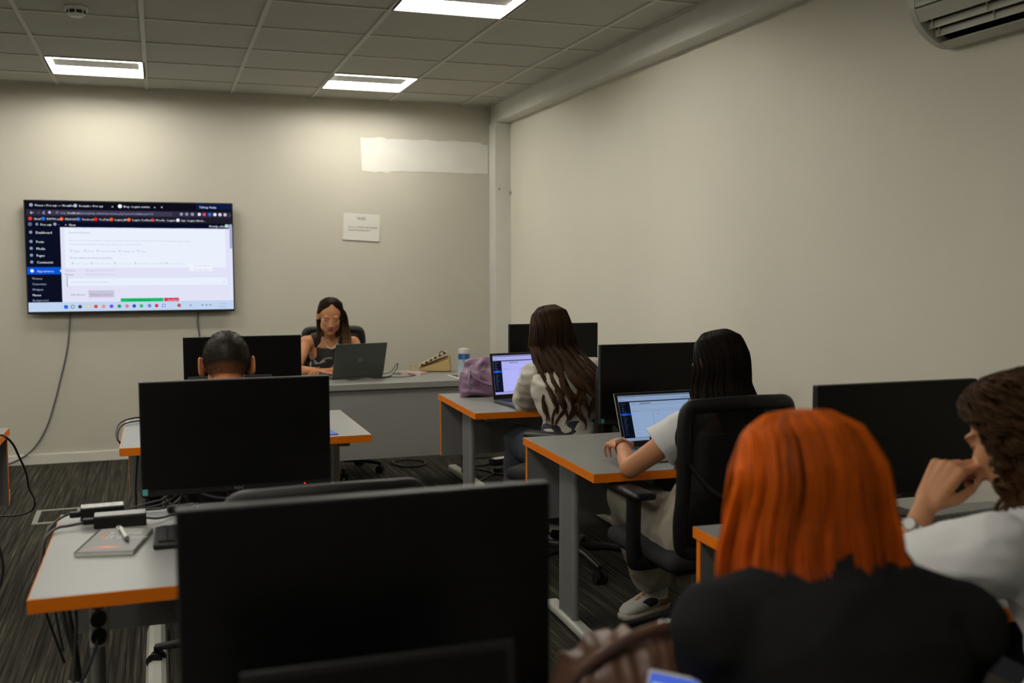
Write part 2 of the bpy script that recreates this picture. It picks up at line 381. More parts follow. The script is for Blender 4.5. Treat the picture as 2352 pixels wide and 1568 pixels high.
# ------------------------------------------------------------------ air conditioner
def air_con():
    t = empty('air_conditioner', (XR, 2.60, 2.20), 0, 'white wall mounted air conditioner with open louvre at the top right', 'air conditioner')
    M_AC = mat('ac_white', (0.56, 0.56, 0.48), 0.4); L0, L1 = -0.42, 0.42
    out = [(0, 0.004), (-0.045, 0.0), (-.072, .006), (-0.10, 0.018), (-.126, .033), (-0.15, 0.052), (-.169, .072), (-0.185, 0.095), (-.193, .112), (-0.198, 0.13), (-0.205, 0.30), (-0.19, 0.325), (0, 0.325)]
    # end caps + top/back as body, with the outlet slot left open between the third and fifth profile points
    b = MB(); b.prism([(x, z) for x, z in out], 'y', L1 - 0.03, L1, M_AC); b.prism([(x, z) for x, z in out], 'y', L0, L0 + 0.03, M_AC)
    def strip(p, q, m, mb, th=0.006):
        mb.prism([p, q, (q[0] + 0.004, q[1] + th), (p[0] + 0.004, p[1] + th)], 'y', L0 + 0.03, L1 - 0.03, m)
    strip((-0.045, 0.0), (0, 0.004), M_AC, b); strip((-0.085, 0.012), (-0.045, 0.0), M_AC, b)
    strip((-0.172, 0.078), (-0.19, 0.108), M_AC, b)
    b.box(-0.19, L0 + 0.03, 0.300, 0, L1 - 0.03, 0.325, M_AC)
    b.build('body', t)
    f = MB(); f.prism([(-0.196, 0.128), (-0.205, 0.30), (-0.19, 0.32), (-0.18, 0.30), (-0.184, 0.128)], 'y', L0 + 0.01, L1 - 0.02, M_AC)
    f.build('front_panel', t)
    MB().prism([(-0.188, 0.106), (-0.196, 0.122), (-0.17, 0.124), (-0.165, 0.106)], 'y', L0 + 0.02, L1 - 0.03, M_AC).build('lower_trim', t)
    MB().prism([(-0.075, 0.045), (-0.165, 0.105), (-0.165, 0.125), (-0.06, 0.12), (-0.045, 0.03)], 'y', L0 + 0.03, L1 - 0.03, M_BLACK).build('air_outlet', t)
    for k, (x, z) in enumerate(((-0.142, 0.060), (-0.112, 0.036))):
        v = MB().prism([(x + 0.002, z + 0.020), (x + 0.004, z - 0.004), (x + 0.006, z - 0.004), (x + 0.004, z + 0.020)], 'y', L0 + 0.035, L1 - 0.035, M_AC).build('vane', t)
        for q in range(4): MB().box(x - 0.004, 0.36 - q * 0.25, z, x, 0.366 - q * 0.25, z + 0.03, M_AC).build('vane_arm', v)
    lg = MB(); add_text(lg, 'Panasonic', 0.022, M_INK, Matrix.Translation((-0.2062, 0.372, 0.140)) @ Matrix.Rotation(-PI / 2, 4, 'Z') @ Matrix.Rotation(PI / 2, 4, 'X'))
    lg.build('maker_lettering', t, fixn=False)
air_con()

# ------------------------------------------------------------------ screens
class Screen:
    """flat picture in x (0..w), z (0..h) facing -y"""
    def __init__(s, w, h, gain): s.w, s.h, s.g, s.ts = w, h, gain, .80; s.mb = MB(); s.k = 0
    def m(s, c):
        n = 'screen_%d_%d_%d_%d' % (*c, int(s.g * 100)); return emit(n, s2l(*c), s.g)
    def rect(s, u0, v0, u1, v1, c, lv=1):
        y = -0.0004 * lv; x0, x1, z0, z1 = u0 * s.w, u1 * s.w, (1 - v1) * s.h, (1 - v0) * s.h
        s.mb.add([(x0, y, z0), (x1, y, z0), (x1, y, z1), (x0, y, z1)], [(0, 1, 2, 3)], s.m(c))
    def disc(s, u, v, r, c, lv=3, n=14):
        y = -0.0004 * lv; s.mb.add([(u * s.w + r * s.h * math.cos(2 * PI * i / n), y, (1 - v) * s.h + r * s.h * math.sin(2 * PI * i / n)) for i in range(n)], [tuple(range(n))], s.m(c))
    def text(s, u, v, size, body, c, lv=4, align='LEFT'):
        M = Matrix.Translation((u * s.w, -0.0004 * lv, (1 - v) * s.h - size * s.h * 0.35)) @ Matrix.Rotation(PI / 2, 4, 'X')
        add_text(s.mb, body, size * s.h * s.ts, s.m(c), M, align)
def tv_picture(w, h, gain):
    S = Screen(w, h, gain); T = S.text; R = S.rect; D = S.disc
    wh = (232, 238, 246); g1 = (205, 210, 225)
    R(0, 0, 1, 1, (196, 214, 240)); R(0, 0, 1, .235, (14, 14, 26), 2)
    R(.005, .075, .995, .128, (46, 44, 66), 3); R(.11, .082, .70, .122, (62, 58, 80), 4)
    R(0, .128, 1, .185, (30, 28, 40), 3); R(.82, 0, 1, .055, (14, 26, 66), 3); R(0, .185, 1, .232, (8, 12, 34), 3)
    D(.028, .035, .016, (150, 160, 190), 4); T(.045, .035, .034, 'Menus \u2039 Prvi sajt \u2014 WordPress', wh); T(.196, .035, .034, 'x', wh)
    D(.233, .035, .016, (170, 180, 200), 4); T(.25, .035, .034, 'Kontakt \u2013 Prvi sajt', wh); T(.405, .035, .034, 'x', wh)
    D(.445, .035, .018, (240, 245, 250), 4); T(.462, .035, .034, 'Blog - Logate institut', wh); T(.61, .035, .034, 'x', wh); T(.643, .035, .044, '+', wh)
    T(.835, .030, .034, 'Talking: Nadja', wh, 5)
    T(.02, .10, .05, '\u2190', wh, 5); T(.05, .10, .05, '\u2192', (90, 90, 110), 5); T(.078, .10, .044, 'C', wh, 5); D(.112, .10, .012, (190, 190, 210), 5)
    D(.147, .10, .012, (110, 110, 140), 5); T(.163, .10, .034, 'http://', (150, 150, 175), 6); T(.197, .10, .034, 'localhost', wh, 6)
    T(.254, .10, .034, '/prvisajt/wp-admin/nav-menus.php?action=edit&menu=13', (165, 165, 190), 6)
    for u, c in ((.745, (150, 150, 180)), (.772, (140, 140, 170)), (.80, (150, 150, 180)), (.835, (225, 225, 235)), (.86, (245, 60, 110)), (.888, (20, 120, 230)), (.914, (235, 235, 245)), (.94, (215, 215, 230)), (.966, (215, 190, 200))): D(u, .10, .015, c, 5)
    T(.99, .10, .04, ':', wh, 5)
    bk = [('Gmail', .03, (230, 60, 50)), ('RWTH mail', .09, (40, 110, 240)), ('FINAGATE', .175, (240, 90, 40)), ('Facebook', .255, (30, 90, 230)), ('YouTube', .335, (235, 30, 30)),
          ('Logate JIRA', .41, (240, 90, 40)), ('Logate Confluence', .495, (240, 90, 40)), ('Moodle - Logate A...', .61, (200, 40, 50)), ('Sajt - Logate Akade...', .735, (235, 240, 245))]
    for s_, u, c in bk: D(u - .008, .157, .016, c, 5); T(u + .008, .157, .032, s_, wh, 5)
    D(.02, .208, .018, (90, 100, 130), 5); D(.052, .208, .013, (120, 130, 160), 5); T(.068, .208, .036, 'Prvi sajt', wh, 5); D(.135, .206, .014, (150, 155, 180), 5); T(.15, .208, .032, '0', (90, 100, 130), 5)
    T(.18, .208, .044, '+', (180, 185, 205), 5); T(.20, .208, .036, 'New', wh, 5); T(.883, .208, .034, 'Howdy, admin', wh, 5); R(.965, .192, .982, .222, (190, 215, 215), 5)
    R(0, .232, .158, .915, (10, 16, 34), 3); R(.158, .232, 1, .915, (226, 226, 246), 2); R(.178, .245, .965, .600, (234, 241, 253), 3)
    R(.985, .20, 1, .915, (225, 228, 250), 5); R(.987, .19, .999, .42, (165, 168, 205), 6)
    for s_, v in (('Dashboard', .28), ('Posts', .363), ('Media', .425), ('Pages', .487), ('Comments', .548)):
        D(.022, v, .014, (130, 145, 175), 5); T(.045, v, .038, s_, (240, 244, 250), 5)
    R(0, .595, .158, .66, (10, 84, 214), 4); S.mb.add([(.158 * w, -.002, (1 - .645) * h), (.15 * w, -.002, (1 - .628) * h), (.158 * w, -.002, (1 - .611) * h)], [(0, 1, 2)], S.m((226, 226, 246)))
    D(.022, .628, .015, (235, 240, 250), 5); T(.045, .628, .036, 'Appearance', (205, 220, 250), 5)
    for s_, v, c in (('Themes', .695, (165, 175, 205)), ('Customize', .745, (165, 175, 205)), ('Widgets', .795, (165, 175, 205)), ('Menus', .845, (250, 250, 255)), ('Background', .893, (150, 160, 190))): T(.02, v, .034, s_, c, 5)
    T(.198, .277, .034, 'Screen elements', (150, 160, 190)); t3 = (176, 188, 214)
    T(.198, .350, .0235, 'Some screen elements can be shown or hidden by using the checkboxes. They can be expanded and collapsed by clicking on their headings,', t3)
    T(.198, .384, .0235, 'and arranged by dragging their headings or by clicking on the up and down arrows.', t3)
    for s_, u in (('Pages', .215), ('Posts', .28), ('Custom Links', .34), ('Categories', .445), ('Tags', .535)):
        R(u - .013, .435, u - .003, .455, (185, 195, 222), 4); R(u - .011, .438, u - .005, .451, (225, 233, 250), 5); T(u + .004, .447, .031, s_, t3)
    T(.20, .507, .034, 'Show advanced menu properties', (140, 150, 180))
    for s_, u in (('Link Target', .22), ('Title Attribute', .31), ('CSS Classes', .42), ('Link Relationship (XFN)', .52), ('Description', .675)):
        R(u - .013, .550, u - .003, .570, (205, 212, 232), 4); T(u + .004, .561, .031, s_, (196, 206, 228))
    R(.78, .565, .895, .635, (240, 242, 252), 5); T(.80, .58, .03, 'Screen Options', (190, 200, 225), 6); T(.80, .62, .03, 'Howdy, admin', (190, 200, 225), 6)
    T(.175, .622, .034, 'Schritte', (165, 160, 185), 5); T(.175, .66, .034, 'Menus', (120, 115, 140), 5); T(.27, .622, .030, 'Manage with Live Preview', (175, 180, 200), 5); T(.27, .66, .030, 'Manage with Live Preview', (190, 195, 215), 5)
    R(.185, .697, .97, .765, (232, 240, 253), 4); R(.182, .68, .185, .775, (60, 150, 120), 5); T(.205, .73, .03, 'Primary menu has been updated.', (188, 200, 220), 5); T(.95, .73, .03, 'x', (90, 100, 130), 5)
    T(.20, .845, .032, 'Edit Menus', (120, 118, 145), 5); R(.282, .81, .405, .875, (200, 196, 218), 4); T(.292, .845, .032, 'Manage Locations', (130, 125, 155), 5)
    R(.435, .885, .645, .918, (10, 190, 100), 6); T(.475, .903, .026, 'You are screen sharing', (10, 90, 60), 7); R(.648, .885, .722, .918, (215, 55, 85), 6); T(.665, .903, .026, 'Stop Share', (245, 215, 225), 7)
    R(0, .918, 1, 1, (192, 212, 240), 5)
    x0 = .165
    R(x0, .942, x0 + .018, .975, (30, 105, 220), 6)
    ic = [(.205, (90, 100, 120)), (.24, (60, 60, 70)), (.28, (235, 185, 60)), (.315, (210, 80, 60)), (.352, (225, 150, 140)), (.39, (110, 70, 225)), (.428, (25, 160, 95)), (.465, (225, 120, 150)), (.50, (60, 70, 190)), (.535, (60, 180, 110)), (.575, (110, 130, 200)), (.61, (205, 50, 90)), (.645, (90, 110, 240)), (.722, (170, 90, 90))]
    for u, c in ic:
        D(u, .958, .017, c, 6)
        if u in (.205, .645, .28): D(u, .958, .010, (225, 232, 248), 7)
    for u in (.78, .84, .86, .88): D(u, .958, .008, (110, 130, 160), 6)
    T(.925, .945, .022, '11:24 AM', (120, 140, 170), 6); T(.918, .972, .022, '6/17/2022', (120, 140, 170), 6)
    return S.mb
def laptop_picture(w, h, gain, tint):
    S = Screen(w, h, gain); R = S.rect; T = S.text; t = tint
    c = lambda k: tuple(int(x * k) for x in t)
    R(0, 0, 1, 1, c(1)); R(0, 0, 1, .04, c(.72), 2); R(0, .04, .24, .09, c(.95), 3); R(0, .075, 1, .135, c(.9), 2); R(.08, .09, .88, .115, c(1.0), 3)
    R(0, .135, 1, .155, (16, 22, 36), 3); R(0, .15, .145, .93, (14, 20, 38), 3); R(0, .395, .145, .44, (10, 80, 215), 4)
    T(.02, .145, .02, 'Prvi sajt', (150, 160, 190), 5)
    for k, s_ in enumerate(('Dashboard', 'Posts', 'Media', 'Pages', 'Comments')): T(.03, .19 + k * .045, .026, s_, (140, 150, 180), 5)
    T(.03, .418, .026, 'Appearance', (190, 210, 250), 5)
    for k, s_ in enumerate(('Themes', 'Customize', 'Widgets', 'Menus', 'Background', 'Header', 'Plugins', 'Users', 'Tools', 'Settings')): T(.03, .475 + k * .042, .024, s_, (125, 135, 165), 5)
    T(.17, .19, .03, 'Edit Menus', c(.6), 4); R(.28, .17, .44, .215, c(.85), 3); T(.29, .195, .026, 'Manage Locations', c(.55), 4)
    R(.165, .25, .97, .31, c(1.03), 3); T(.18, .285, .022, 'Edit your menu below, or create a new menu.', c(.7), 4)
    T(.17, .36, .03, 'Add menu items', c(.55), 4); T(.46, .36, .03, 'Menu structure', c(.55), 4)
    R(.165, .39, .43, .90, c(1.03), 3); R(.455, .39, .97, .90, c(1.03), 3); R(.435, .39, .438, .90, c(.85), 3)
    for k, s_ in enumerate(('Pages', 'Most Recent', 'View All', 'Posts', 'Custom Links', 'Categories')): T(.18, .43 + k * .08, .022, s_, c(.68), 4); R(.17, .455 + k * .08, .42, .457 + k * .08, c(.88), 4)
    for k, s_ in enumerate(('Menu Name', 'Home', 'About', 'Blog', 'Contact', 'Delete Menu')): T(.48, .43 + k * .08, .022, s_, c(.68), 4); R(.47, .455 + k * .08, .80, .457 + k * .08, c(.88), 4)
    R(.60, .93, 1, 1, c(.95), 5); R(0, .93, 1, 1, (24, 28, 44), 4); R(0, .935, .33, .995, c(.92), 5)
    for k in range(8): S.disc(.36 + k * .04, .965, .014, c(.8), 6)
    return S.mb

# television
def television():
    w, h = 1.43, 0.812; x0 = -0.892; z0 = 1.43 - 0.335
    t = empty('television', (x0 + w / 2, 8.0, z0), 0, 'large wall mounted television showing a dark browser window with a white page', 'television')
    MB().box(-w / 2, 0.0, 0, w / 2, 0.035, h, M_BLACK2, 0.004).build('frame', t)
    MB().box(-0.45, 0.035, 0.08, 0.45, 0.066, 0.55, M_BLACK2, 0.008).build('rear_cover', t)
    MB().box(-0.2, 0.060, 0.15, 0.2, 0.076, 0.45, M_BLACK).build('wall_bracket', t)
    s = tv_picture(w - 0.018, h - 0.026, 1.0).build('screen', t, fixn=False); s.location = (-w / 2 + 0.009, -0.0012, 0.017)
    lg = MB(); add_text(lg, 'SONY', 0.014, M_GCABLE, Matrix.Translation((0, -0.002, 0.004)) @ Matrix.Rotation(PI / 2, 4, 'X'), 'CENTER'); lg.build('maker_lettering', t, fixn=False)
    t.rotation_euler = (0, 0, 0)
television()
def cable(name, pts, r, label, m=None, k=8, group=None):
    return tag(MB().tube(cr(pts, k), r, m or M_CABLE, 8).build(name), label, 'cable', group)
cable('television_cable', [(-0.615, 8.045, 1.12), (-0.619, 8.05, 1.05), (-0.642, 8.055, 0.841), (-0.70, 8.055, 0.60), (-0.74, 8.055, 0.45), (-0.80, 8.055, 0.27), (-0.90, 8.05, 0.11), (-1.06, 8.045, 0.02), (-1.25, 8.03, 0.006)], 0.006,
      'long black cable curving down the wall from the left of the television', M_GCABLE)
cable('television_cable', [(0.272, 8.045, 1.12), (0.270, 8.055, 1.0), (0.28, 8.06, 0.85), (0.275, 8.055, 0.5), (0.30, 8.05, 0.08), (0.42, 8.0, 0.006)], 0.006,
      'short dark cable hanging straight below the right of the television', M_GCABLE)

# WIFI sheet
t = MB(); nx = 12
for k in range(nx):
    x = k / nx
vs = []; fs = []
for k in range(nx + 1):
    for q in range(7):
        u, w_ = k / nx, q / 6
        x = 1.387 + 0.288 * u - 0.012 * (1 - w_); z = 1.642 + (1.853 - 1.642) * w_ - 0.014 * u
        vs.append((x, 8.0745 - 0.0018 * (1 + noise.noise(V((x * 18, z * 18, 0)))) - (0.006 * (1 - w_) ** 3), z))
for k in range(nx):
    for q in range(6): fs.append((k * 7 + q, (k + 1) * 7 + q, (k + 1) * 7 + q + 1, k * 7 + q + 1))
t.add(vs, fs, M_PAPER, True)
ps = tag(t.build('paper_sheet', fixn=False), 'white wifi notice sheet taped to the wall beside the television', 'paper sheet')
tx = MB()
RX = Matrix.Rotation(0.04, 4, 'Y') @ Matrix.Rotation(PI / 2, 4, 'X')
add_text(tx, 'WIFI', 0.036, M_INK, Matrix.Translation((1.525, 8.0695, 1.795)) @ RX, 'CENTER')
add_text(tx, 'Mreza: LOGATE_AKADEMIJA', 0.0185, M_INK, Matrix.Translation((1.42, 8.0685, 1.738)) @ RX)
add_text(tx, 'Password: akademija21', 0.0185, M_INK, Matrix.Translation((1.42, 8.068, 1.715)) @ RX)
tx.build('printed_text', ps, fixn=False)

# ------------------------------------------------------------------ desks
def desk(x, y, rz, label, w=1.0, d=0.80, H=0.72, group='grey student desks with orange edges'):
    """x, y: near left corner of the top"""
    t = empty('desk', (x, y, 0), rz, label, 'desk', group)
    MB().box(0.002, 0.002, H - 0.030, w - 0.002, d - 0.002, H, M_TOP).build('desk_top', t)
    e = MB(); z0, z1 = H - 0.031, H - 0.0008
    e.box(0, 0, z0, w, 0.002, z1, M_ORANGE).box(0, d - 0.002, z0, w, d, z1, M_ORANGE).box(0, 0.002, z0, 0.002, d - 0.002, z1, M_ORANGE).box(w - 0.002, 0.002, z0, w, d - 0.002, z1, M_ORANGE)
    e.build('edge_band', t)
    p = MB().box(0.012, d - 0.026, 0.375, w - 0.012, d - 0.006, H - 0.031, M_PANEL).build('modesty_panel', t)
    for px_ in (0.009, w - 0.012): MB().box(px_, d - 0.026, 0.375, px_ + 0.003, d - 0.006, H - 0.031, M_ORANGE).build('panel_edge_band', p)
    for sx in (0.105, w - 0.105):
        c = d / 2; e = c + 0.13
        l = MB().cyl((sx, e - 0.072, 0.045), (sx, e - 0.072, H - 0.055), 0.0145, M_METAL, 18).cyl((sx, e + 0.072, 0.045), (sx, e + 0.072, H - 0.055), 0.0145, M_METAL, 18)
        l.box(sx - 0.012, e - 0.062, 0.05, sx + 0.010, e + 0.062, H - 0.055, M_PANEL)
        l.box(sx - 0.025, 0.07, H - 0.056, sx + 0.025, d - 0.07, H - 0.031, M_METAL, 0.004)
        lo = l.build('leg', t)
        MB().box(sx - 0.028, c - 0.34, 0.010, sx + 0.028, c + 0.34, 0.046, M_FOOT, 0.012, seg=3).cyl((sx, c - 0.30, 0), (sx, c - 0.30, 0.012), 0.014, M_BLACK).cyl((sx, c + 0.30, 0), (sx, c + 0.30, 0.012), 0.014, M_BLACK).build('foot', lo)
    MB().box(0.12, d - 0.12, H - 0.075, w - 0.12, d - 0.07, H - 0.035, M_PANEL).build('cable_tray', t)
    return t
DR = -0.035
desk(1.430, 4.70, DR, 'grey desk with orange edge holding the lavender bag')
desk(1.388, 3.17, DR, 'grey desk with orange edge holding the silver laptop and a brown paper-free top')['label'] = 'grey orange-edged desk under the silver laptop of the woman in white tee'
desk(1.335, 1.64, DR, 'grey orange-edged desk beside the red haired woman under the big keyboard')
desk(-0.165, 4.25, 0, 'grey orange-edged desk in front of the short haired man')
desk(-0.285, 2.36, 0, 'grey orange-edged desk carrying the spiral notebook and power adapters')
desk(-0.160, 0.62, 0, 'desk under the nearest black monitor at the bottom of the picture', w=0.86)
desk(-1.645, 4.18, 0, 'grey orange-edged desk cut off by the left edge of the picture')

# front desk of the teacher, plain grey
def front_desk():
    t = empty('front_desk', (0.30, 6.11, 0), 0, 'long plain grey desk in front of the teacher', 'desk')
    w, d, H = 1.75, 0.74, 0.72
    MB().box(0, 0, H - 0.036, w, d, H, M_TDESK, 0.0015).build('desk_top', t)
    MB().box(0.02, 0.022, 0.255, w - 0.02, 0.040, H - 0.036, M_TDESK).build('modesty_panel', t)
    for sx in (0.14, w - 0.14):
        l = MB().cyl((sx, d / 2 - 0.055, 0.045), (sx, d / 2 - 0.055, H - 0.036), 0.019, M_METAL, 18).cyl((sx, d / 2 + 0.055, 0.045), (sx, d / 2 + 0.055, H - 0.036), 0.019, M_METAL, 18)
        lo = l.box(sx - 0.008, d / 2 - 0.05, 0.05, sx + 0.008, d / 2 + 0.05, H - 0.036, M_PANEL).build('leg', t)
        MB().box(sx - 0.03, 0.05, 0.0, sx + 0.03, d - 0.01, 0.046, M_FOOT, 0.012, seg=3).build('foot', lo)
front_desk()

# ------------------------------------------------------------------ monitors
def make_monitor():
    t = empty('monitor')
    w, h = 0.53, 0.325
    MB().box(-w / 2, -0.008, 0.065, w / 2, 0.016, 0.065 + h, M_BLACK2, 0.003).build('frame', t)
    MB().box(-w / 2 + 0.004, -0.0095, 0.065 + 0.018, w / 2 - 0.004, -0.0075, 0.065 + h - 0.003, M_SCREEN).build('screen', t)
    MB().box(-0.19, 0.014, 0.09, 0.19, 0.045, 0.30, M_BLACK, 0.012).build('rear_housing', t)
    st = MB().box(-0.03, 0.035, 0.008, 0.03, 0.055, 0.22, M_BLACK, 0.006).build('stand_neck', t)
    MB().box(-0.11, -0.055, 0.0, 0.11, 0.115, 0.009, M_BLACK, 0.004).build('stand_base', st)
    lg = MB(); add_text(lg, '/\\OC', 0.013, mat('logo_grey', (0.30, 0.30, 0.29), 0.4), Matrix.Translation((0.0, -0.0085, 0.070)) @ Matrix.Rotation(PI / 2, 4, 'X'), 'CENTER')
    lg.build('maker_lettering', t, fixn=False)
    return t
mon = make_monitor()
M_EU = mat('teal_energy_sticker', (0.10, 0.42, 0.42), 0.5); M_RED = emit('red_power_light', (1, 0.02, 0.02), 1.4)
mons = [((0.203, 3.02), 'black monitor in the middle of the left row with a small red light', 'L2'), ((0.36, 4.87), 'black monitor seen behind the short haired man', 'L1'),
        ((0.277, 1.407), 'large out of focus black monitor at the very front of the picture', 'L3'), ((2.085, 5.33), 'black monitor seen behind the woman with long curly brown hair', 'R1'),
        ((1.953, 3.80), 'black monitor behind the silver laptop in the right row', 'R2'), ((1.918, 2.30), 'black monitor right of the orange haired woman', 'R3')]
for k, ((x, y), lab, tg) in enumerate(mons):
    o = mon if k == 0 else copy_tree(mon)
    o.location = (x, y, 0.72); o.rotation_euler = (0, 0, {'L3': 0.0, 'L2': 0.0}.get(tg, -0.01))
    tag(o, lab, 'monitor', 'black desktop monitors')
    if tg in ('L2', 'R2', 'L3'):
        MB().box(-0.262, -0.0102, 0.070, -0.248, -0.0096, 0.087, M_EU).build('energy_sticker', o)
    if tg == 'L2':
        MB().cyl((0.188, -0.0085, 0.074), (0.188, -0.0100, 0.074), 0.0022, M_RED, 10).build('power_light', o)

# ------------------------------------------------------------------ laptops
def laptop(x, y, z, rz, tilt, label, w=0.345, d=0.235, bodym=None, edge=None, pic=None, gain=1.0, tint=(190, 200, 245), facing=1, badge=False, lid_h=None):
    """x,y = middle of the hinge; the keyboard lies on the local -y side"""
    bodym = bodym or M_BLACK2; lid_h = lid_h or d * 0.97
    t = empty('laptop', (x, y, z), rz, label, 'laptop', 'open laptops')
    b = MB().box(-w / 2, -d, 0.002, w / 2, 0.0, 0.018, bodym, 0.004); b.build('base', t)
    k = MB()
    for r in range(5):
        for c in range(14):
            kx = -w / 2 + 0.022 + c * (w - 0.044) / 14; ky = -0.045 - r * 0.019
            k.box(kx, ky - 0.015, 0.018, kx + (w - 0.044) / 14 - 0.003, ky, 0.0195, M_BLACK)
    k.build('keyboard', t); MB().box(-0.05, -d + 0.01, 0.0178, 0.05, -d + 0.085, 0.0186, M_DKGREY).build('touchpad', t)
    lid = empty('lid', (0, 0.0, 0.016)); lid.parent = t; lid.rotation_euler = (-tilt, 0, 0)
    MB().box(-w / 2, 0.0, 0.0, w / 2, 0.006, lid_h, bodym, 0.0028).build('lid_shell', lid)
    MB().box(-w / 2 + 0.002, -0.0012, 0.002, w / 2 - 0.002, 0.0006, lid_h - 0.002, edge or M_BLACK).build('screen_bezel', lid)
    if pic:
        s = laptop_picture(w - 0.026, lid_h - 0.036, gain, tint).build('screen', lid, fixn=False); s.location = (-w / 2 + 0.013, -0.0016, 0.024)
    else:
        MB().box(-w / 2 + 0.012, -0.0018, 0.022, w / 2 - 0.012, -0.0010, lid_h - 0.01, M_SCREEN).build('screen', lid)
    if badge:
        bd = MB().cyl((0, 0.0062, lid_h / 2), (0, 0.0068, lid_h / 2), 0.011, M_SILVER, 24)
        bd.cyl((0, 0.0066, lid_h / 2), (0, 0.0070, lid_h / 2), 0.009, bodym, 24); bd.build('round_badge', lid)
    return t
laptop(1.812, 5.055, 0.72, 0.12, 0.20, 'open black laptop with a bluish screen beside the lavender bag', w=0.36, d=0.25, pic=True, gain=0.95, tint=(176, 178, 245), bodym=mat('laptop_dark', (0.05, 0.05, 0.055), 0.4))
laptop(1.832, 3.52, 0.72, 0.03, 0.40, 'open silver edged laptop with a pale blue screen on the middle right desk', pic=True, gain=0.62, tint=(168, 196, 236), bodym=M_SILVER, lid_h=0.218)
laptop(1.178, 6.43, 0.72, PI + 0.20, 0.35, 'dark grey laptop seen from behind in front of the teacher', w=0.345, bodym=M_DKGREY, badge=True)
laptop(0.29, 4.62, 0.72, 0.0, 0.30, 'open dark laptop in front of the short haired man', w=0.36, d=0.24, pic=True, gain=0.25, tint=(70, 100, 125), bodym=M_DKGREY, lid_h=0.222)
laptop(0.252, 1.20, 0.72, 0.0, 0.12, 'out of focus dark laptop with its screen off in front of the nearest monitor', w=0.345, bodym=M_BLACK2, lid_h=0.212, edge=M_BLACK2)

